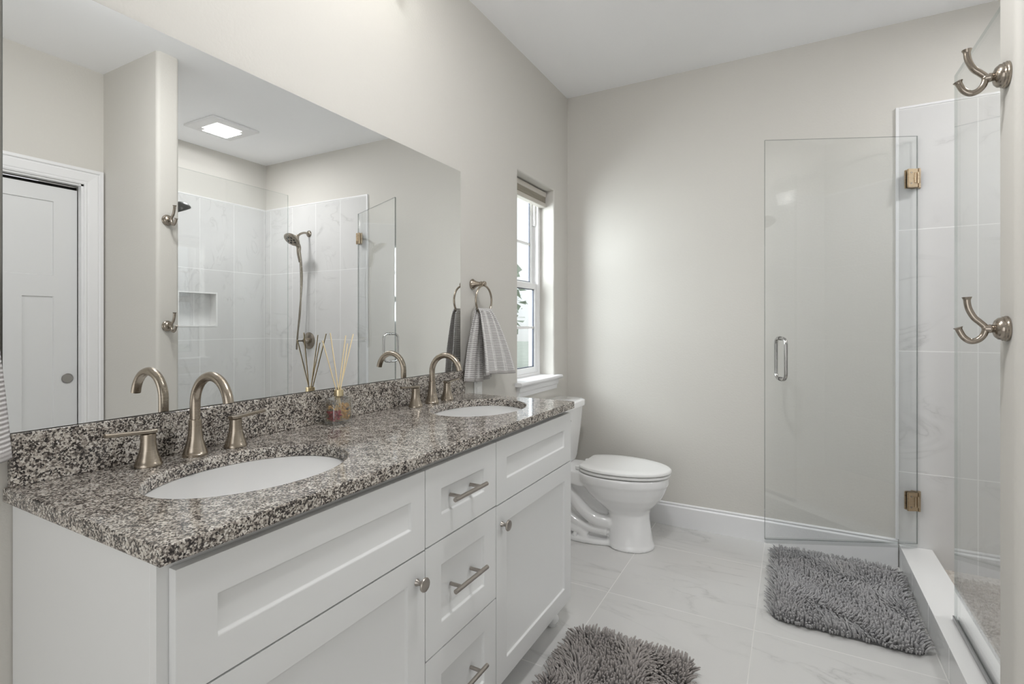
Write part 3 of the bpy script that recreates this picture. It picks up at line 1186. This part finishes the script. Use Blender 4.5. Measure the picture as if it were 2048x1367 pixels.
def hand_towel(yc, label, F=(-.066, .235), B=(-.130, .125), seed=0):
    rnd = random.Random(seed)
    t = thing('hand_towel', (0.064, yc, 0.965), label, 'towel', 'ribbed hand towels on rings')

    def layer(xb, y0b, y1b, zb_, side, ph, nm):
        NU, NV = 60, 46
        bm = bmesh.new()
        uvl = bm.loops.layers.uv.new('UVMap')
        G = []
        zt = 1.294
        for j in range(NV + 1):
            v = j / NV
            row = []
            for i in range(NU + 1):
                u = i / NU
                if v > 0.93:
                    # roll over the ring wire
                    a = (v - .93) / .07 * (PI / 2)
                    z = zt - .010 + 0.010 * math.sin(a)
                    x = 0.064 + side * (0.009 + .001) * math.cos(a)
                    wfac = 0.0
                else:
                    q = v / .93
                    z = zb_ + (zt - .010 - zb_) * q
                    x = 0.064 + side * (0.010 + 0.012 * math.sin(min(1, (1 - q) * 1.3) * PI / 2)) + xb * (1 - q)
                    wfac = 1 - q
                e = wfac ** 0.72
                ytop = yc + (u - .5) * 0.116
                ybot = y0b + (y1b - y0b) * u
                y = ytop + (ybot - ytop) * e
                fold = math.sin(u * 2 * PI * 3.5 + ph) * (0.0075 + 0.004 * e) * (0.35 + .65 * min(1, (1 - v) * 8))
                fold += 0.006 * math.sin(u * 2 * PI * 1.3 + ph * 2 + v * 2)
                if v <= .93:
                    x += fold * 0.8
                z += 0.006 * math.sin(u * 5 + ph) * (1 - v) ** 2
                x = max(x, 0.012)
                row.append((x, y, z, u, v))
            G.append(row)
        Vt = [[bm.verts.new(p[:3]) for p in r] for r in G]
        for j in range(NV):
            for i in range(NU):
                f = bm.faces.new((Vt[j][i], Vt[j][i + 1], Vt[j + 1][i + 1], Vt[j + 1][i]))
                for l, (a, b) in zip(f.loops, ((j, i), (j, i + 1), (j + 1, i + 1), (j + 1, i))):
                    l[uvl].uv = (G[a][b][3], G[a][b][4])
        o = fin(nm, bm, m_towel, t, smooth=True, norm=False)
        md = o.modifiers.new('thickness', 'SOLIDIFY')
        md.thickness = 0.005
        md.offset = 0
        return o
    a, b = yc + F[0], yc + F[1]
    layer(0.020, min(a, b), max(a, b), 0.985, 1, 0.6, 'front_layer')
    a, b = yc + B[0], yc + B[1]
    layer(-0.004, min(a, b), max(a, b), 0.958, -1, 2.1, 'back_layer')
    return t


hand_towel(2.030, 'grey and white ribbed hand towel hanging between mirror and window')
hand_towel(0.292, 'grey and white ribbed hand towel at the left edge of the picture', (-.16, .078), (-.14, .088), 2)

# outlet plate partly hidden under the towel
op = thing('outlet_plate', (0.0, 2.075, 0.872), 'white wall outlet plate below the hanging towel', 'outlet')
mk('plate', m_plastic, 0.0005, 0.0055, 2.040, 2.110, 0.872, 0.987, op, bev=0.0015)
for z in (0.905, 0.950):
    mk('receptacle', m_plastic, 0.0056, 0.0075, 2.058, 2.092, z - .014, z + .014, op, bev=0.001)

# ------------------------------------------------------------------ toilet
TY = 2.800
toi = thing('toilet', (0.40, TY, 0.0), 'white two-piece toilet with closed lid beside the vanity', 'toilet')


def egg(xb, xf, hw, z, n=48, sq=2.2, flat=0.62):
    """egg outline: back at xb, front at xf, half width hw"""
    xm = xb + (xf - xb) * 0.42
    out = []
    for i in range(n):
        a = 2 * PI * i / n
        c, s = math.cos(a), math.sin(a)
        e = 2.0 / (sq if c < 0 else 2.05)
        x = xm + (xf - xm if c >= 0 else xm - xb) * math.copysign(abs(c) ** e, c)
        y = TY + hw * math.copysign(abs(s) ** e, s)
        out.append((x, y, z))
    return out


bm = bmesh.new()
# bowl and front pedestal
loft(bm, [egg(.42, .672, .118, .0005), egg(.42, .672, .118, .012), egg(.422, .664, .112, .03), egg(.424, .655, .104, .09), egg(.424, .646, .097, .15), egg(.415, .645, .098, .19),
          egg(.385, .655, .112, .215), egg(.345, .684, .136, .245), egg(.305, .712, .158, .28), egg(.275, .730, .172, .315), egg(.255, .741, .181, .345), egg(.245, .744, .184, .352),
          egg(.243, .750, .188, .358), egg(.243, .750, .189, .392), egg(.247, .746, .185, .399)])
# deck behind the seat to the tank
pr = [(.030, .345), (.30, .315), (.33, .335), (.33, .398), (.030, .398)]
hw = 0.125
loft(bm, [[(x, TY - hw, z) for x, z in pr], [(x, TY + hw, z) for x, z in pr]])
# rear body wall and trapway tubes
loft(bm, [egg(.10, .47, .055, .0005), egg(.10, .47, .055, .10), egg(.09, .45, .052, .22), egg(.06, .40, .060, .34)])
for s in (-1, 1):
    tube(bm, spline([(.14, TY + s * .050, .335), (.20, TY + s * .066, .27), (.28, TY + s * .072, .185), (.36, TY + s * .070, .135), (.45, TY + s * .062, .125)], 6), [0.032, .034, .036, .036, .034], 16)
    tube(bm, spline([(.11, TY + s * .050, .235), (.15, TY + s * .062, .17), (.20, TY + s * .066, .125), (.30, TY + s * .064, .082), (.43, TY + s * .060, .072)], 6), 0.026, 16)
    tube(bm, spline([(.10, TY + s * .060, .062), (.20, TY + s * .070, .066), (.27, TY + s * .072, .055), (.305, TY + s * .070, .025)], 6), 0.026, 14)
# foot plate
loft(bm, [egg(.09, .52, .112, .0005), egg(.09, .52, .112, .020), egg(.10, .51, .104, .028)])
bw = fin('bowl', bm, m_porc, toi, smooth=True)
md = bw.modifiers.new('fuse', 'REMESH')
md.mode = 'VOXEL'
md.voxel_size = 0.0055
md.use_smooth_shade = True
md = bw.modifiers.new('soften', 'SMOOTH')
md.iterations = 7
md.factor = 0.6
for s in (-1, 1):
    bm = bmesh.new()
    lathe(bm, [(0.013, 0.0), (0.013, 0.010), (0.011, 0.018), (0.006, 0.022)], (.25, TY + s * .094, .0262), 'z', 20)
    fin('bolt_cap', bm, m_porc, toi, smooth=True)


def slab_egg(name, levels, m):
    bm = bmesh.new()
    loft(bm, [[(max(x, l[0] + .045), y, z) for x, y, z in egg(*l)] for l in levels])
    return fin(name, bm, m, toi, smooth=True)


slab_egg('seat', [(.243, .754, .184, .4035, 64, 2.1), (.240, .758, .188, .407, 64, 2.1), (.240, .758, .188, .416, 64, 2.1), (.243, .754, .185, .4185, 64, 2.1)], m_plastic)
slab_egg('lid', [(.243, .757, .187, .4225, 64, 2.1), (.238, .762, .191, .426, 64, 2.1), (.238, .762, .191, .433, 64, 2.1), (.241, .758, .187, .438, 64, 2.1), (.250, .749, .178, .4405, 64, 2.1), (.30, .70, .13, .4425, 64, 2.1)], m_plastic)
for s in (-1, 1):
    mk('hinge_cap', m_plastic, .250, .292, TY + s * .078 - .016, TY + s * .078 + .016, .3985, .421, toi, bev=0.005, smooth=True)


def rr(x0, x1, hy, z, r, n=7):
    pts = []
    for cx_, sy, a0 in ((x1 - r, 1, 0), (x0 + .02, 1, PI / 2), (x0 + .02, -1, PI), (x1 - r, -1, 1.5 * PI)):
        rad = r if cx_ == x1 - r else .02
        for k in range(n):
            a = a0 + k * (PI / 2) / (n - 1)
            pts.append((cx_ + rad * math.cos(a), TY + sy * (hy - rad) + rad * math.sin(a), z))
    return pts


bm = bmesh.new()
loft(bm, [rr(.030, .155, .150, .3995, .05), rr(.024, .172, .165, .405, .06), rr(.022, .180, .172, .43, .065), rr(.018, .198, .196, .60, .075), rr(.016, .208, .208, .726, .08)])
fin('tank', bm, m_porc, toi, smooth=True)
bm = bmesh.new()
loft(bm, [rr(.012, .212, .212, .7265, .08), rr(.010, .220, .219, .729, .085), rr(.010, .220, .219, .757, .085), rr(.013, .216, .215, .762, .085), rr(.022, .204, .203, .7655, .08)])
fin('tank_lid', bm, m_porc, toi, smooth=True)
bm = bmesh.new()
lathe(bm, [(0.012, 0.0), (0.012, 0.006), (0.007, 0.010)], (.196, TY - .15, .675), 'x', 18)
tube(bm, [(.212, TY - .15, .675), (.214, TY - .11, .672), (.216, TY - .08, .668)], [.005, .005, .006], 10)
fin('flush_lever', bm, m_steel, toi, smooth=True)

# ------------------------------------------------------------------ shower
TT = 0.010


def tile_back():
    bm = bmesh.new()
    box(bm, 1.80, XS, YB - TT, YB - .0003, 0.0, 2.298)
    return fin('wall_tile_back', bm, m_tile_y)


struct(tile_back(), 'white marble-look tile on the back wall of the shower')
NY0, NY1, NZ0, NZ1 = 2.38, 2.715, 1.200, 1.497


def tile_side():
    bm = bmesh.new()
    x = XS - TT
    y0, y1, z1 = YP1 + .0003, YB - TT - .0003, 2.298
    ys = [y0, NY0, NY1, y1]
    zs = [0.0, NZ0, NZ1, z1]
    for i in range(3):
        for j in range(3):
            if (i, j) != (1, 1):
                box(bm, x, XS - .0003, ys[i], ys[i + 1], zs[j], zs[j + 1])
    return fin('wall_tile_side', bm, m_tile_x)


struct(tile_side(), 'white marble-look tile on the side wall of the shower')
# partition tile inside the shower
struct(mk('wall_tile_partition', m_tile_y, 1.875, XS - TT - .001, YP1 + .0003, YP1 + TT, 0.0, 2.298), 'white marble-look tile on the shower side of the partition')
# recess the niche: a lined box let into the side wall
bpy.data.objects.remove([o for o in bpy.data.objects if o.name == 'wall_shower'][0])


def wall_shower():
    bm = bmesh.new()
    ys = [YP0, NY0, NY1, YB]
    zs = [0.0, NZ0, NZ1, H]
    for i in range(3):
        for j in range(3):
            if (i, j) != (1, 1):
                box(bm, XS, XS + .15, ys[i], ys[i + 1], zs[j], zs[j + 1])
    box(bm, XS + .09, XS + .15, NY0, NY1, NZ0, NZ1)
    return fin('wall_shower', bm, m_wall)


struct(wall_shower(), 'greige wall above the shower side tile')
nic = thing('shower_niche', (XS + .04, (NY0 + NY1) / 2, NZ0), 'tiled recessed niche in the shower side wall, seen in the mirror', 'niche')
bm = bmesh.new()
box(bm, XS + .078, XS + .088, NY0 + .001, NY1 - .001, NZ0 + .001, NZ1 - .001)
fin('back_tile', bm, m_tile_x, nic)
bm = bmesh.new()
xa, xb = XS - TT - .002, XS + .0775
for a, b, c, d in ((NY0 + .0005, NY1 - .0005, NZ0 + .0005, NZ0 + .012), (NY0 + .0005, NY1 - .0005, NZ1 - .012, NZ1 - .0005), (NY0 + .0005, NY0 + .012, NZ0 + .012, NZ1 - .012), (NY1 - .012, NY1 - .0005, NZ0 + .012, NZ1 - .012)):
    box(bm, xa, xb, a, b, c, d)
fin('lining', bm, m_curb, nic)
# edge trims
bm = bmesh.new()
box(bm, 1.786, 1.7995, YB - .013, YB - .0003, 0.139, 2.310)
box(bm, 1.7995, XS - .0125, YB - .013, YB - .0003, 2.2985, 2.310)
box(bm, XS - .012, XS - .0003, YP1 + .014, YB - .013, 2.2985, 2.310)
struct(fin('trim_4', bm, m_trim, bev=0.002), 'white tile edge trim around the shower tile')
# curb, shower pan
cb = mk('shower_curb', m_curb, 1.800, 1.932, YP1 + TT + .001, YB - TT - .001, 0.0005, 0.115, bev=0.002)
tag(cb, 'white stone curb between the grey rug and the shower', 'curb')
m_curb_side = tilemat('curb_side_tile', 1, 2, 2.563, -0.1, 0.305, 0.605, 0.003, TB, TB2, (0.82, 0.82, 0.81), 0.12, 0.3, 3.0)
cb.data.materials.append(m_curb_side)
for p_ in cb.data.polygons:
    if p_.normal.x < -0.9:
        p_.material_index = 1
struct(mk('floor_shower', m_pebble, 1.9325, XS - TT - .001, YP1 + TT + .001, YB - TT - .001, 0.0005, 0.030), 'beige stone shower floor')

GX, GT = 1.865, 0.0095
fp = thing('fixed_glass_panel', (GX, 2.06, 0.115), 'frameless fixed clear glass panel standing on the white curb', 'glass panel')


def glass_box(name, x0, x1, y0, y1, z0, z1, parent, rot=None):
    bm = bmesh.new()
    box(bm, x0, x1, y0, y1, z0, z1, rot=rot)
    vol = (x1 - x0) if (x1 - x0) < (y1 - y0) else (y1 - y0)
    bmesh.ops.recalc_face_normals(bm, faces=bm.faces[:])
    for f in bm.faces:
        f.material_index = 1 if min(e.calc_length() for e in f.edges) < vol * 1.5 else 0
    o = fin(name, bm, m_glass, parent)
    o.data.materials.append(m_gedged if rot is not None else m_gedge)
    return o


glass_box('glass', GX - GT / 2, GX + GT / 2, YP1 + TT + .002, 2.472, 0.1185, 2.150, fp)
bm = bmesh.new()
box(bm, GX - .0105, GX + .0105, YP1 + TT + .0015, 2.470, 0.1152, 0.1180)
box(bm, GX - .0105, GX - .0055, YP1 + TT + .0015, 2.470, 0.1180, 0.132)
box(bm, GX + .0055, GX + .0105, YP1 + TT + .0015, 2.470, 0.1180, 0.132)
fin('channel', bm, m_chan, fp)

# hinged door, swung out toward the far wall
HX, HY = 1.868, 3.165
EX, EY = 1.207, 2.868
dv = Vector((EX - HX, EY - HY, 0))
DL = dv.length
ang = math.atan2(dv.y, dv.x)
DR = Matrix.Translation((HX, HY, 0)) @ Matrix.Rotation(ang, 4, 'Z')
dz0, dz1 = 0.140, 2.147
sd = thing('shower_door', (HX, HY, dz0), 'frameless clear glass shower door swung open against the far wall', 'shower door')
glass_box('glass', 0.0, DL, -GT / 2, GT / 2, dz0, dz1, sd, DR)
bm = bmesh.new()
box(bm, 0.004, DL - .002, -.008, .008, dz0 - .018, dz0 + .006, rot=DR)
fin('bottom_seal', bm, m_seal, sd)


def hinge(z):
    bm = bmesh.new()
    for s in (-1, 1):
        box(bm, 0.003, 0.052, s * (GT / 2 + .0003) - (0 if s > 0 else .010), s * (GT / 2 + .0003) + (.010 if s > 0 else 0), z - .046, z + .046, rot=DR)
    es = [e for e in bm.edges]
    bmesh.ops.bevel(bm, geom=es, offset=0.0025, segments=2, affect='EDGES')
    h = fin('hinge', bm, m_bronze, sd)
    bm = bmesh.new()
    box(bm, -0.004, 0.004, -.019, .019, z - .046, z + .046, rot=DR)
    tube(bm, [DR @ Vector((0.004, .016, z - .028)), DR @ Vector((0.004, .016, z + .028))], .006, 12)
    tube(bm, [DR @ Vector((0.018, -.016, z - .024)), DR @ Vector((0.018, -.016, z + .024))], .0045, 12)
    tube(bm, [DR @ Vector((0.018, .016, z - .024)), DR @ Vector((0.018, .016, z + .024))], .0045, 12)
    fin('barrel', bm, m_bronze, h, smooth=True)
    bm = bmesh.new()
    box(bm, HX - .022, HX + .018, YB - TT - .0055, YB - TT - .0005, z - .046, z + .046)
    fin('wall_plate', bm, m_bronze, h, bev=0.0015)
    bm = bmesh.new()
    for s in (-1, 1):
        for dz in (-.026, .026):
            tube(bm, [DR @ Vector((0.036, s * .0152, z + dz)), DR @ Vector((0.036, s * .0164, z + dz))], .0045, 12)
    fin('screw', bm, m_shwr, h)


hinge(1.938)
hinge(0.350)


def dhandle():
    w = 0.056
    z0, z1 = 0.946, 1.150
    yl = DL - .078
    root = None
    for s in (-1, 1):
        r0 = .030
        P = []
        y0 = s * (GT / 2 + .0005)
        pts = [(yl, y0, z0), (yl, s * (w - r0), z0)]
        for a in np.linspace(0, PI / 2, 7)[1:]:
            pts.append((yl, s * (w - r0 + r0 * math.sin(a)), z0 + r0 - r0 * math.cos(a)))
        for a in np.linspace(0, PI / 2, 7):
            pts.append((yl, s * (w - r0 + r0 * math.cos(a)), z1 - r0 + r0 * math.sin(a)))
        pts.append((yl, y0, z1))
        bm = bmesh.new()
        tube(bm, [DR @ Vector(p) for p in pts], .0085, 16)
        for z in (z0, z1):
            tube(bm, [DR @ Vector((yl, y0, z)), DR @ Vector((yl, y0 + s * .004, z))], .0105, 18)
        fin('pull_handle', bm, m_steel, sd, smooth=True)


dhandle()

# shower head on the back wall with hand shower and hose
SX = 2.490
sh = thing('hand_shower', (SX, YB - TT, 1.90), 'brushed nickel hand shower with hose on the tiled wall, seen in the mirror', 'shower')
bm = bmesh.new()
lathe(bm, [(0.030, 0.0), (0.030, 0.003), (0.026, 0.010), (0.014, 0.016)], (SX, YB - TT - .0005, 2.035), 'y', 26, -1)
fin('flange', bm, m_shwr, sh, smooth=True)
bm = bmesh.new()
yw = YB - TT
tube(bm, spline([(SX, yw - .005, 2.035), (SX, yw - .05, 2.037), (SX, yw - .095, 2.020), (SX, yw - .125, 1.992)], 6), 0.0095, 14)
lathe(bm, [(0.014, -.02), (0.016, -.008), (0.016, 0.008), (0.010, 0.02)], (SX, yw - .128, 1.988), 'z', 18)
fin('arm', bm, m_shwr, sh, smooth=True)
bm = bmesh.new()
# head disc facing down and out, then the wand
hc = Vector((SX, yw - .185, 1.955))
dn = Vector((0, -0.62, -0.78)).normalized()
up = Vector((0, 0.78, -0.62)).normalized()
rings = []
for r, h in ((0.016, .040), (0.040, .034), (0.062, .020), (0.071, .006), (0.072, -.002), (0.068, -.008), (0.064, -.009)):
    rings.append([tuple(hc - dn * h + (Vector((1, 0, 0)) * math.cos(2 * PI * i / 28) + up * math.sin(2 * PI * i / 28)) * r) for i in range(28)])
loft(bm, rings)
tube(bm, spline([hc + up * .030 - dn * .012, hc + up * .085 - dn * .006, (SX, yw - .112, 1.850), (SX, yw - .095, 1.77)], 6), [0.026, .020, .017, .015], 14)
fin('head', bm, m_shwr, sh, smooth=True)
bm = bmesh.new()
for k in range(9):
    a = 2 * PI * k / 8
    r = .036 if k < 8 else 0
    c = hc + dn * .0092 + (Vector((1, 0, 0)) * math.cos(a) + up * math.sin(a)) * r
    tube(bm, [c, c + dn * .0015], .009, 10)
o = fin('nozzles', bm, m_black, sh)
bm = bmesh.new()
tube(bm, spline([(SX, yw - .095, 1.775), (SX + .006, yw - .085, 1.60), (SX + .012, yw - .085, 1.35), (SX + .040, yw - .09, 1.14), (SX + .055, yw - .088, 1.03), (SX + .066, yw - .08, 1.00), (SX + .070, yw - .074, 1.06),
                 (SX + .040, yw - .068, 1.35), (SX + .020, yw - .06, 1.65), (SX + .006, yw - .10, 1.90), (SX, yw - .125, 1.975)], 8), 0.0075, 10)
fin('hose', bm, m_shwr, sh, smooth=True)
vv = thing('shower_valve', (SX, YB - TT, 1.0), 'round nickel shower valve with a lever on the tiled wall', 'valve')
bm = bmesh.new()
lathe(bm, [(0.075, 0.0), (0.075, 0.004), (0.068, 0.009), (0.030, 0.012)], (SX, yw - .0005, 1.072), 'y', 36, -1)
fin('escutcheon', bm, m_shwr, vv, smooth=True)
bm = bmesh.new()
lathe(bm, [(0.026, 0.012), (0.025, 0.05), (0.020, 0.056)], (SX, yw, 1.072), 'y', 24, -1)
tube(bm, [(SX, yw - .045, 1.072), (SX + .075, yw - .060, 1.070)], [.008, .006], 12)
fin('lever', bm, m_shwr, vv, smooth=True)

# second head on the partition side
rh = thing('rain_shower', (2.21, YP1 + TT, 1.99), 'dark shower head beside the partition, seen in the mirror', 'shower')
yq = YP1 + TT + .0005
bm = bmesh.new()
lathe(bm, [(0.030, 0.0), (0.030, 0.003), (0.014, 0.012)], (2.21, yq, 2.060), 'y', 24, 1)
tube(bm, spline([(2.21, yq + .004, 2.060), (2.21, yq + .07, 2.062), (2.21, yq + .17, 2.045), (2.21, yq + .215, 2.015)], 6), 0.0095, 12)
fin('arm', bm, m_shwr, rh, smooth=True)
bm = bmesh.new()
hc = Vector((2.21, yq + .235, 1.985))
dn = Vector((0, 0.45, -0.89)).normalized()
up = Vector((0, 0.89, 0.45)).normalized()
rings = []
for r, h in ((0.012, .040), (0.030, .034), (0.052, .014), (0.062, -.008), (0.060, -.018), (0.055, -.020)):
    rings.append([tuple(hc - dn * h + (Vector((1, 0, 0)) * math.cos(2 * PI * i / 28) + up * math.sin(2 * PI * i / 28)) * r) for i in range(28)])
loft(bm, rings)
fin('head', bm, m_black, rh, smooth=True)

# ------------------------------------------------------------------ fan light in the shower ceiling
fl = thing('ceiling_fan_light', (2.54, 2.41, H - .02), 'square white ceiling exhaust fan with lit lens, seen in the mirror', 'light')
bm = bmesh.new()
a0, a1, b0, b1 = 2.355, 2.725, 2.225, 2.595
for s in (0,):
    box(bm, a0, a1, b0, 2.31, H - .016, H - .0005)
    box(bm, a0, a1, 2.51, b1, H - .016, H - .0005)
    box(bm, a0, 2.44, 2.31, 2.51, H - .016, H - .0005)
    box(bm, 2.64, a1, 2.31, 2.51, H - .016, H - .0005)
fin('grille', bm, m_trim, fl, bev=0.003)
bm = bmesh.new()
loft(bm, [[(x, y, z) for x, y in [(2.54 + sx * h, 2.41 + sy * h) for sx, sy in ((1, 1), (-1, 1), (-1, -1), (1, -1))]] for h, z in ((.0995, H - .006), (.099, H - .012), (.085, H - .020), (.05, H - .024))])
fin('lens', bm, m_lens, fl, smooth=True)

# made-up flush fixture to go with the room fill lamps, outside the frame
rl = thing('fill_fixture', (1.0, 1.15, 2.70), 'added round flush fixture for the unseen fill light over the bathroom', 'light')
bm = bmesh.new()
lathe(bm, [(0.150, 0.0), (0.155, -.004), (0.150, -.012), (0.135, -.014)], (1.0, 1.15, H - .0005), 'z', 40)
fin('trim_ring', bm, m_nickel, rl, smooth=True)
bm = bmesh.new()
lathe(bm, [(0.133, -.0145), (0.125, -.026), (0.08, -.036), (0.02, -.040)], (1.0, 1.15, H - .0005), 'z', 40)
fin('lens', bm, m_lens, rl, smooth=True)

# ------------------------------------------------------------------ robe hooks


def robe_hook(z, label):
    y = 1.606
    t = thing('robe_hook', (XP, y, z), label, 'hook', 'robe hooks on the partition end')
    bm = bmesh.new()
    lathe(bm, [(0.0300, 0.0), (0.0302, 0.004), (0.0285, 0.006), (0.0285, 0.009), (0.0262, 0.011), (0.0258, 0.016), (0.0200, 0.022), (0.0120, 0.025)],
          (XP - .0006, y, z), 'x', 36, -1)
    fin('base', bm, m_nickeld, t, smooth=True)
    bm = bmesh.new()
    lathe(bm, [(0.0110, 0.022), (0.0085, 0.025), (0.0100, 0.029), (0.0105, 0.032), (0.0085, 0.036), (0.0090, 0.039), (0.0070, 0.043), (0.004, 0.0455)],
          (XP - .0006, y, z), 'x', 24, -1)
    fin('stem', bm, m_nickeld, t, smooth=True)

    def P(l):
        return [(XP - d, y, z + h) for d, h in l]
    for nm, pts, tip in (('upper_arm', [(.039, -.004), (.041, .005), (.050, .0155), (.0605, .027), (.0690, .045), (.0725, .060), (.0735, .076)], Vector((-.02, 0, 1))),
                         ('lower_arm', [(.039, .004), (.040, -.006), (.0445, -.018), (.054, -.0275), (.067, -.030), (.079, -.021), (.086, -.008), (.090, .003)], Vector((-.35, 0, 1)))):
        bm = bmesh.new()
        sp = spline(P(pts), 7)
        n = len(sp)
        rad = [0.0071] * (n - 6) + [.0071, .0071, .0073, .0080, .0092, .0102]
        tube(bm, sp, rad, 16)
        fin(nm, bm, m_nickeld, t, smooth=True)
    return t


robe_hook(1.806, 'upper brushed nickel double robe hook on the partition end')
robe_hook(1.211, 'lower brushed nickel double robe hook on the partition end')

# ------------------------------------------------------------------ shaggy rugs


def rug(x0, x1, y0, y1, m, label, seed, base_h=None, lean=0.55, name='shag_rug', rz=0.0, rc=0.05):
    rng = np.random.default_rng(seed)
    cx, cy = (x0 + x1) / 2, (y0 + y1) / 2
    t = thing(name, (cx, cy, 0.0), label, 'rug', 'grey shag bath rugs on the floor')
    hx, hy = (x1 - x0) / 2, (y1 - y0) / 2
    # backing: rounded rectangle with the same rises as the pile
    sp = 0.0098
    nx, ny = int(2 * hx / sp), int(2 * hy / sp)
    gx, gy = np.meshgrid(np.linspace(-hx, hx, nx), np.linspace(-hy, hy, ny))
    px = gx.ravel() + rng.normal(0, sp * .28, nx * ny)
    py = gy.ravel() + rng.normal(0, sp * .28, nx * ny)
    qx, qy = np.abs(px) - (hx - rc), np.abs(py) - (hy - rc)
    ok = (np.hypot(np.maximum(qx, 0), np.maximum(qy, 0)) < rc) & (np.abs(px) < hx) & (np.abs(py) < hy)
    px, py = px[ok], py[ok]
    n = len(px)
    bh = (base_h(px + cx, py + cy) if base_h else np.zeros(n)) + 0.007
    edge = np.minimum(hx - np.abs(px), hy - np.abs(py))
    # lean: coherent swirls, outward near the rim
    th = 2.2 * np.sin(px * 9 + seed) + 2.0 * np.sin(py * 8 + 1.7 * seed) + 1.3 * np.sin((px + py) * 21 + seed) + rng.normal(0, .45, n)
    la = lean * (0.55 + .45 * np.sin(px * 17 + py * 13 + seed)) + rng.normal(0, .13, n)
    lx, ly = la * np.cos(th), la * np.sin(th)
    k = np.clip(1 - edge / 0.03, 0, 1)
    ox = np.where(hx - np.abs(px) < hy - np.abs(py), np.sign(px), 0) * k * .9
    oy = np.where(hx - np.abs(px) < hy - np.abs(py), 0, np.sign(py)) * k * .9
    lx, ly = lx * (1 - k) + ox + lx * .3 * k, ly * (1 - k) + oy + ly * .3 * k
    L = rng.uniform(.023, .033, n)
    R = rng.uniform(.0029, .0039, n)
    NS, NR = 6, 6
    verts = np.zeros((n, NR * NS + 1, 3), dtype=np.float32)
    for j in range(NR):
        s = j / (NR - 1)
        cxp = px + lx * L * (s ** 1.6)
        cyp = py + ly * L * (s ** 1.6)
        cz = bh + L * s * np.clip(1 - .32 * (lx ** 2 + ly ** 2) * s, .3, 1)
        w = R * (1.0, 1.05, 1.08, 1.1, 1.06, .75)[j]
        for i in range(NS):
            a = 2 * PI * i / NS
            verts[:, j * NS + i, 0] = cxp + w * math.cos(a) + cx
            verts[:, j * NS + i, 1] = cyp + w * math.sin(a) + cy
            verts[:, j * NS + i, 2] = cz - w * .5 * (lx * math.cos(a) + ly * math.sin(a))
    verts[:, -1, 0] = cxp + cx
    verts[:, -1, 1] = cyp + cy
    verts[:, -1, 2] = cz + R * .35
    verts[:, :, 2] = np.maximum(verts[:, :, 2], 0.0015)
    quads = [[j * NS + i, j * NS + (i + 1) % NS, (j + 1) * NS + (i + 1) % NS, (j + 1) * NS + i] for j in range(NR - 1) for i in range(NS)]
    tris = [[(NR - 1) * NS + i, (NR - 1) * NS + (i + 1) % NS, NR * NS] for i in range(NS)]
    nv = NR * NS + 1
    offs = (np.arange(n) * nv)[:, None, None]
    Q = (np.array(quads)[None] + offs).reshape(-1)
    T = (np.array(tris)[None] + offs).reshape(-1)
    me = bpy.data.meshes.new('pile')
    me.vertices.add(n * nv)
    me.vertices.foreach_set('co', verts.ravel())
    nq, nt_ = len(quads) * n, len(tris) * n
    me.loops.add(nq * 4 + nt_ * 3)
    me.loops.foreach_set('vertex_index', np.concatenate([Q, T]).astype(np.int32))
    me.polygons.add(nq + nt_)
    me.polygons.foreach_set('loop_start', np.concatenate([np.arange(nq) * 4, nq * 4 + np.arange(nt_) * 3]).astype(np.int32))
    me.update(calc_edges=True)
    me.validate()
    o = link('pile', me, m, t, smooth=True)
    o['kind'] = 'stuff'
    bm = bmesh.new()
    gxn, gyn = 24, 32
    V = {}
    for i in range(gxn + 1):
        for j in range(gyn + 1):
            u, v = -1 + 2 * i / gxn, -1 + 2 * j / gyn
            X, Y = u * (hx - .004), v * (hy - .004)
            qx, qy = abs(X) - (hx - rc), abs(Y) - (hy - rc)
            if qx > 0 and qy > 0:
                d = math.hypot(qx, qy)
                if d > rc - .004:
                    f = (rc - .004) / d
                    X = math.copysign(hx - rc + qx * f, X)
                    Y = math.copysign(hy - rc + qy * f, Y)
            z = float(base_h(np.array([X + cx]), np.array([Y + cy]))[0]) if base_h else 0.0
            V[i, j] = (X + cx, Y + cy, z + .007)
    vt = {k: bm.verts.new(p) for k, p in V.items()}
    for i in range(gxn):
        for j in range(gyn):
            bm.faces.new((vt[i, j], vt[i + 1, j], vt[i + 1, j + 1], vt[i, j + 1]))
    o = fin('backing', bm, m_backing, t, norm=False)
    md = o.modifiers.new('thickness', 'SOLIDIFY')
    md.thickness = 0.0055
    md.offset = -1
    return t


rug(0.585, 1.025, 1.165, 1.915, m_rug1, 'warm grey shaggy rug on the floor in front of the vanity', 3, lean=0.75)


def ridge(x, y):
    return 0.016 * np.exp(-((y - 2.99 + .05 * (x - 1.5)) / .035) ** 2) * np.clip((x - 1.33) / .1, 0, 1)


rug(1.245, 1.770, 2.365, 3.105, m_rug2, 'cool grey shaggy rug on the floor against the shower curb', 5, base_h=ridge, lean=0.5)
